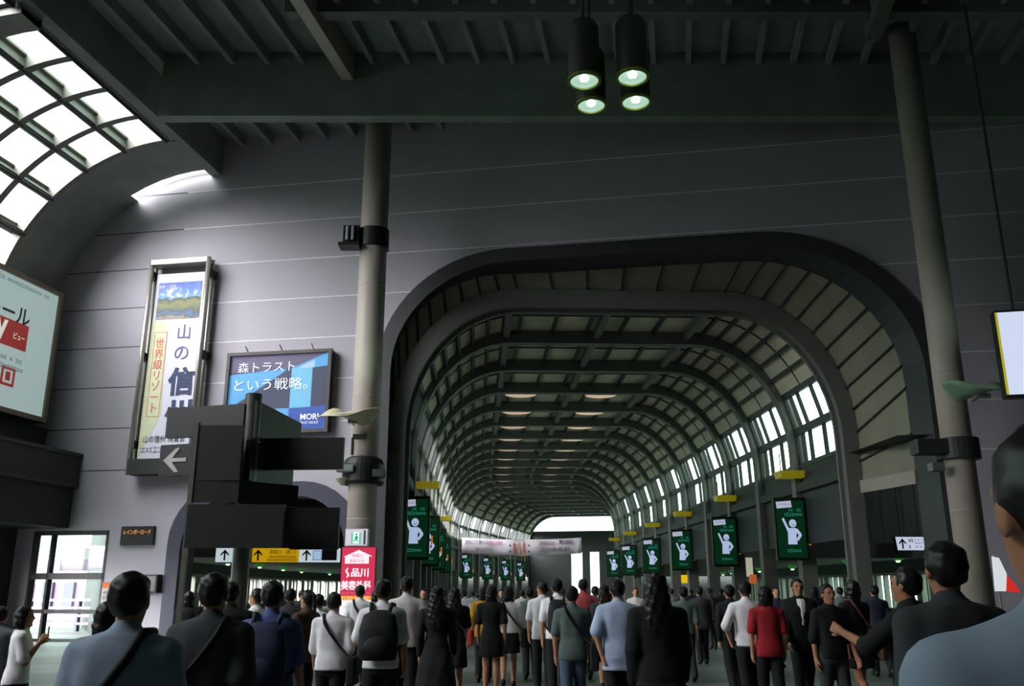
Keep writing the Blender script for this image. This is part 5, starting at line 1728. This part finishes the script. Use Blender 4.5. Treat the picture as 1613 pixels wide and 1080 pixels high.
bag_on(t, 'backpack', BAGK, 'narrow black backpack before the far white window', 1, 1.0)
t = person('person in grey t-shirt and faded jeans with bare forearms', 0.75, 11.60, H=1.63, top='tee', tc='teal', bc='jeans', ph=0.35, arms=('hang', 'swing'))
bag_on(t, 'shoulder', BAGK, 'black shoulder bag against the grey t-shirt', 1, 1.1)
person('person in rose coloured shirt before the far white window', 1.34, 17.40, H=1.78, top='shirt', tc='pink', bc='dgrey', ph=0.4, arms=('swing', 'hip'))
person('person in slate top beyond the rose coloured shirt', 1.80, 20.00, H=1.66, top='tee', tc='slate', bc='navy', ph=-0.3)
person('person with long brown hair beside the pale blue shirt', 1.54, 15.50, H=1.66, top='dress', tc='dgrey', bottom='skirt', hair='long', hc=HAIR2, fem=True, ph=0.4)
person('person in loose pale blue shirt with one elbow bent back', 1.21, 10.60, H=1.70, top='loose', tc='blue', sleeve='short', bc='black', ph=0.4, arms=('back', 'swing'))
person('person with long black hair in a wide black coat', 1.25, 8.00, H=1.72, top='jacket', tc='black', sleeve='long', bottom='coat', hair='long', fem=True, ph=0.3, stout=0.12)
person('person in grey green top just past the wide black coat', 3.15, 17.00, H=1.64, top='shirt', tc='teal', sleeve='elbow', bc='dgrey', ph=-0.5)
person('person in dark jacket beneath the third screen of the window side', 4.26, 21.00, H=1.66, top='jacket', tc='dgrey', sleeve='long', ph=0.3)
person('person in black walking just behind the white shirt near the red top', 3.53, 15.00, H=1.66, top='shirt', tc='black', sleeve='long', ph=0.5)
person('person in white shirt and black trousers beside the red top', 3.23, 12.80, H=1.70, top='shirt', tc='white', sleeve='elbow', bc='black', ph=0.4, arms=('hip', 'swing'))
person('person in red top and black trousers with bare arms', 3.34, 12.20, H=1.63, top='tee', tc='red', bc='black', hair='bob', fem=True, ph=-0.4, arms=('hang', 'hang'))
t = person('person in dark suit and white shirt front walking towards the viewer', 4.15, 13.40, H=1.74, top='jacket', tc='black', sleeve='long', bc='black', face=178, ph=0.4, eyes=True, skin=SKIN2)
shirt_front(t)
person('person in black top coming this way beside the dark suit', 3.76, 11.00, H=1.65, top='shirt', tc='black', sleeve='elbow', bc='dgrey', face=195, ph=-0.4, eyes=True, skin=SKIN2)
t = person('person in black with a brown bag and bare knees', 4.64, 12.60, H=1.71, top='tee', tc='black', bottom='miniskirt', hair='bob', fem=True, ph=0.6, skin=SKIN2, face=20)
bag_on(t, 'shoulder', BAGB, 'brown shoulder bag on the person with bare knees', 1)
person('person in dark shirt holding one forearm out level', 2.82, 6.60, H=1.74, top='shirt', tc='black', sleeve='elbow', bc='black', face=42, ph=0.2, arms=('point', 'hang'), skin=SKIN2, eyes=True)
person('tall person in dark grey jacket filling the dark corner', 2.03, 4.30, H=1.80, top='jacket', tc='dgrey', sleeve='long', bc='black', ph=0.3, stout=0.1, skin=SKIN2)
person('person in pale blue grey shirt closest of all, cut off at the picture edge', 0.82, 1.35, H=1.83, top='shirt', tc='slate', sleeve='short', bc='dgrey', ph=0.2, skin=SKIN2)
t = person('person in white top and dark skirt holding up a phone', -4.82, 9.20, H=1.43, top='tee', tc='white', bottom='skirt', hair='bob', fem=True, ph=0.2, face=-65, arms=('phone', 'phone'), eyes=True)
phone(t)
person('person in grey top at the picture edge behind the phone holder', -5.60, 10.20, H=1.41, top='tee', tc='grey', bc='black', ph=0.3, hair='short')
person('distant person in black just inside the near row of green screens', -1.76, 24.00, H=1.59, top='tee', tc='black', bc='dgrey', hair='short', ph=0.45, face=0)
person('distant person in white shirt above the gap beside the black dress', -1.52, 30.00, H=1.55, top='shirt', tc='white', bc='navy', hair='short', ph=-0.45, face=0)
person('distant person in white with tied hair in the same gap', -1.42, 34.00, H=1.54, top='tee', tc='white', bc='black', hair='tail', ph=0.45, face=0, fem=True)
person('distant person in grey in front of the two white shirts', -0.99, 27.00, H=1.52, top='shirt', tc='grey', bc='dgrey', hair='short', ph=-0.45, face=0)
person('distant person in dark grey between black dress and white blouse', -0.30, 26.00, H=1.59, top='tee', tc='dgrey', bc='navy', hair='short', ph=0.45, face=180)
person('distant person in off white past the white blouse', 0.30, 28.00, H=1.57, top='shirt', tc='offwhite', bc='black', hair='short', ph=-0.45, face=0)
person('distant person in navy beyond the white t-shirt', 0.82, 30.00, H=1.61, top='tee', tc='navy', bc='dgrey', hair='bob', ph=0.45, face=0, fem=True)
person('distant person in black under the far white window', 1.80, 32.00, H=1.61, top='shirt', tc='black', bc='navy', hair='short', ph=-0.45, face=0)
person('distant person in brown beyond the pale blue shirt', 2.75, 26.00, H=1.62, top='tee', tc='brown', bc='black', hair='bob', ph=0.45, face=0, fem=True)
person('distant person in off white between pale blue shirt and black coat', 3.21, 24.00, H=1.64, top='shirt', tc='offwhite', bc='dgrey', hair='short', ph=-0.45, face=180)
person('distant person in grey past the black coat', 5.19, 30.00, H=1.62, top='tee', tc='grey', bc='navy', hair='short', ph=0.45, face=0)
person('distant person in navy under the fourth screen of the window side', 7.00, 36.00, H=1.61, top='shirt', tc='navy', bc='black', hair='short', ph=-0.45, face=0)
person('distant person in dark grey with tied hair near the window row columns', 5.57, 26.00, H=1.64, top='tee', tc='dgrey', bc='dgrey', hair='tail', ph=0.45, face=0, fem=True)
person('distant person in black between two columns of the window row', 7.26, 32.00, H=1.63, top='shirt', tc='black', bc='navy', hair='short', ph=-0.45, face=0)
person('distant person in navy past the red top', 5.72, 20.00, H=1.64, top='tee', tc='navy', bc='black', hair='short', ph=0.45, face=180)
person('distant person in black behind the dark suit', 7.20, 22.00, H=1.66, top='shirt', tc='black', bc='dgrey', hair='bob', ph=-0.45, face=0, fem=True)
person('distant person in grey below the dim grey panel', 8.52, 24.00, H=1.65, top='tee', tc='grey', bc='navy', hair='short', ph=0.45, face=0)
person('distant person in navy behind the level forearm', 7.06, 18.00, H=1.67, top='shirt', tc='navy', bc='black', hair='short', ph=-0.45, face=0)
person('distant person in black under the white arrow sign', 6.89, 16.00, H=1.67, top='tee', tc='black', bc='dgrey', hair='short', ph=0.45, face=0)
person('distant person in dark grey below the nearest green screen', -2.11, 22.00, H=1.60, top='shirt', tc='dgrey', bc='navy', hair='short', ph=-0.45, face=180)
person('distant person in grey just past the clinic panel', -2.95, 20.00, H=1.58, top='tee', tc='grey', bc='black', hair='bob', ph=0.45, face=0, fem=True)
person('distant person in black below the yellow exit sign', -4.54, 20.00, H=1.58, top='shirt', tc='black', bc='dgrey', hair='short', ph=-0.45, face=0)
person('distant person in navy further inside the small arch', -6.04, 24.00, H=1.59, top='tee', tc='navy', bc='navy', hair='short', ph=0.45, face=0)
person('distant person in black by the small arch jamb', -5.23, 15.00, H=1.56, top='shirt', tc='black', bc='black', hair='bob', ph=-0.45, face=0, fem=True)

# ---- small lit things among the crowd
t = thing('standing_banner', 'white and red cloth banner on a pole beyond the tall dark jacket', 'banner', (6.35, 12.0, 0), 0)
mb = MB(); mb.lathe([(.22, 0), (.22, .04), (.03, .06)], n=16); mb.build('foot', BAGK, t)
mb = MB(); mb.tube([(0, 0, .05), (-.02, 0, 2.05)], .012, 8); mb.build('pole', M_STEEL, t)
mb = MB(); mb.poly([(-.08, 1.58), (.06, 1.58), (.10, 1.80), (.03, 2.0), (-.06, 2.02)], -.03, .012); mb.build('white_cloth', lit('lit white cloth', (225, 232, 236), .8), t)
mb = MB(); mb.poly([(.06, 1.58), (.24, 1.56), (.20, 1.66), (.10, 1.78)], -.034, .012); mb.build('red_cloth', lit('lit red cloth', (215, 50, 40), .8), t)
t = thing('pillar_sign', 'narrow white and orange lit sign between the column rows', 'sign', HB(14.2, 47, 1.9), heading(47))
plate('white_panel', -.22, .1, .35, 1.3, 0, .12, lit('pillar sign white', (190, 190, 170), .7), t); plate('orange_panel', -.1, .26, 0, .45, -.01, .12, lit('pillar sign orange', (190, 96, 50), .7), t)
mb = MB(); mb.tube([(0, .06, 1.3), (0, .06, 4.0)], .02, 6); mb.build('hanger', M_DARK, t)
t = thing('yellow_platform_sign', 'small bright yellow sign low among the columns past the black coat', 'sign', HB(13.3, 58, 2.0), heading(58))
plate('panel', -.35, .2, 0, .5, 0, .15, lit('bright yellow', (220, 180, 20), .9), t); plate('side_panel', .2, .9, .12, .3, .0, .15, lit('yellow strip', (190, 170, 40), .8), t)
mb = MB(); mb.tube([(0, .07, .5), (0, .07, 1.4)], .02, 6); mb.build('hanger', M_DARK, t)
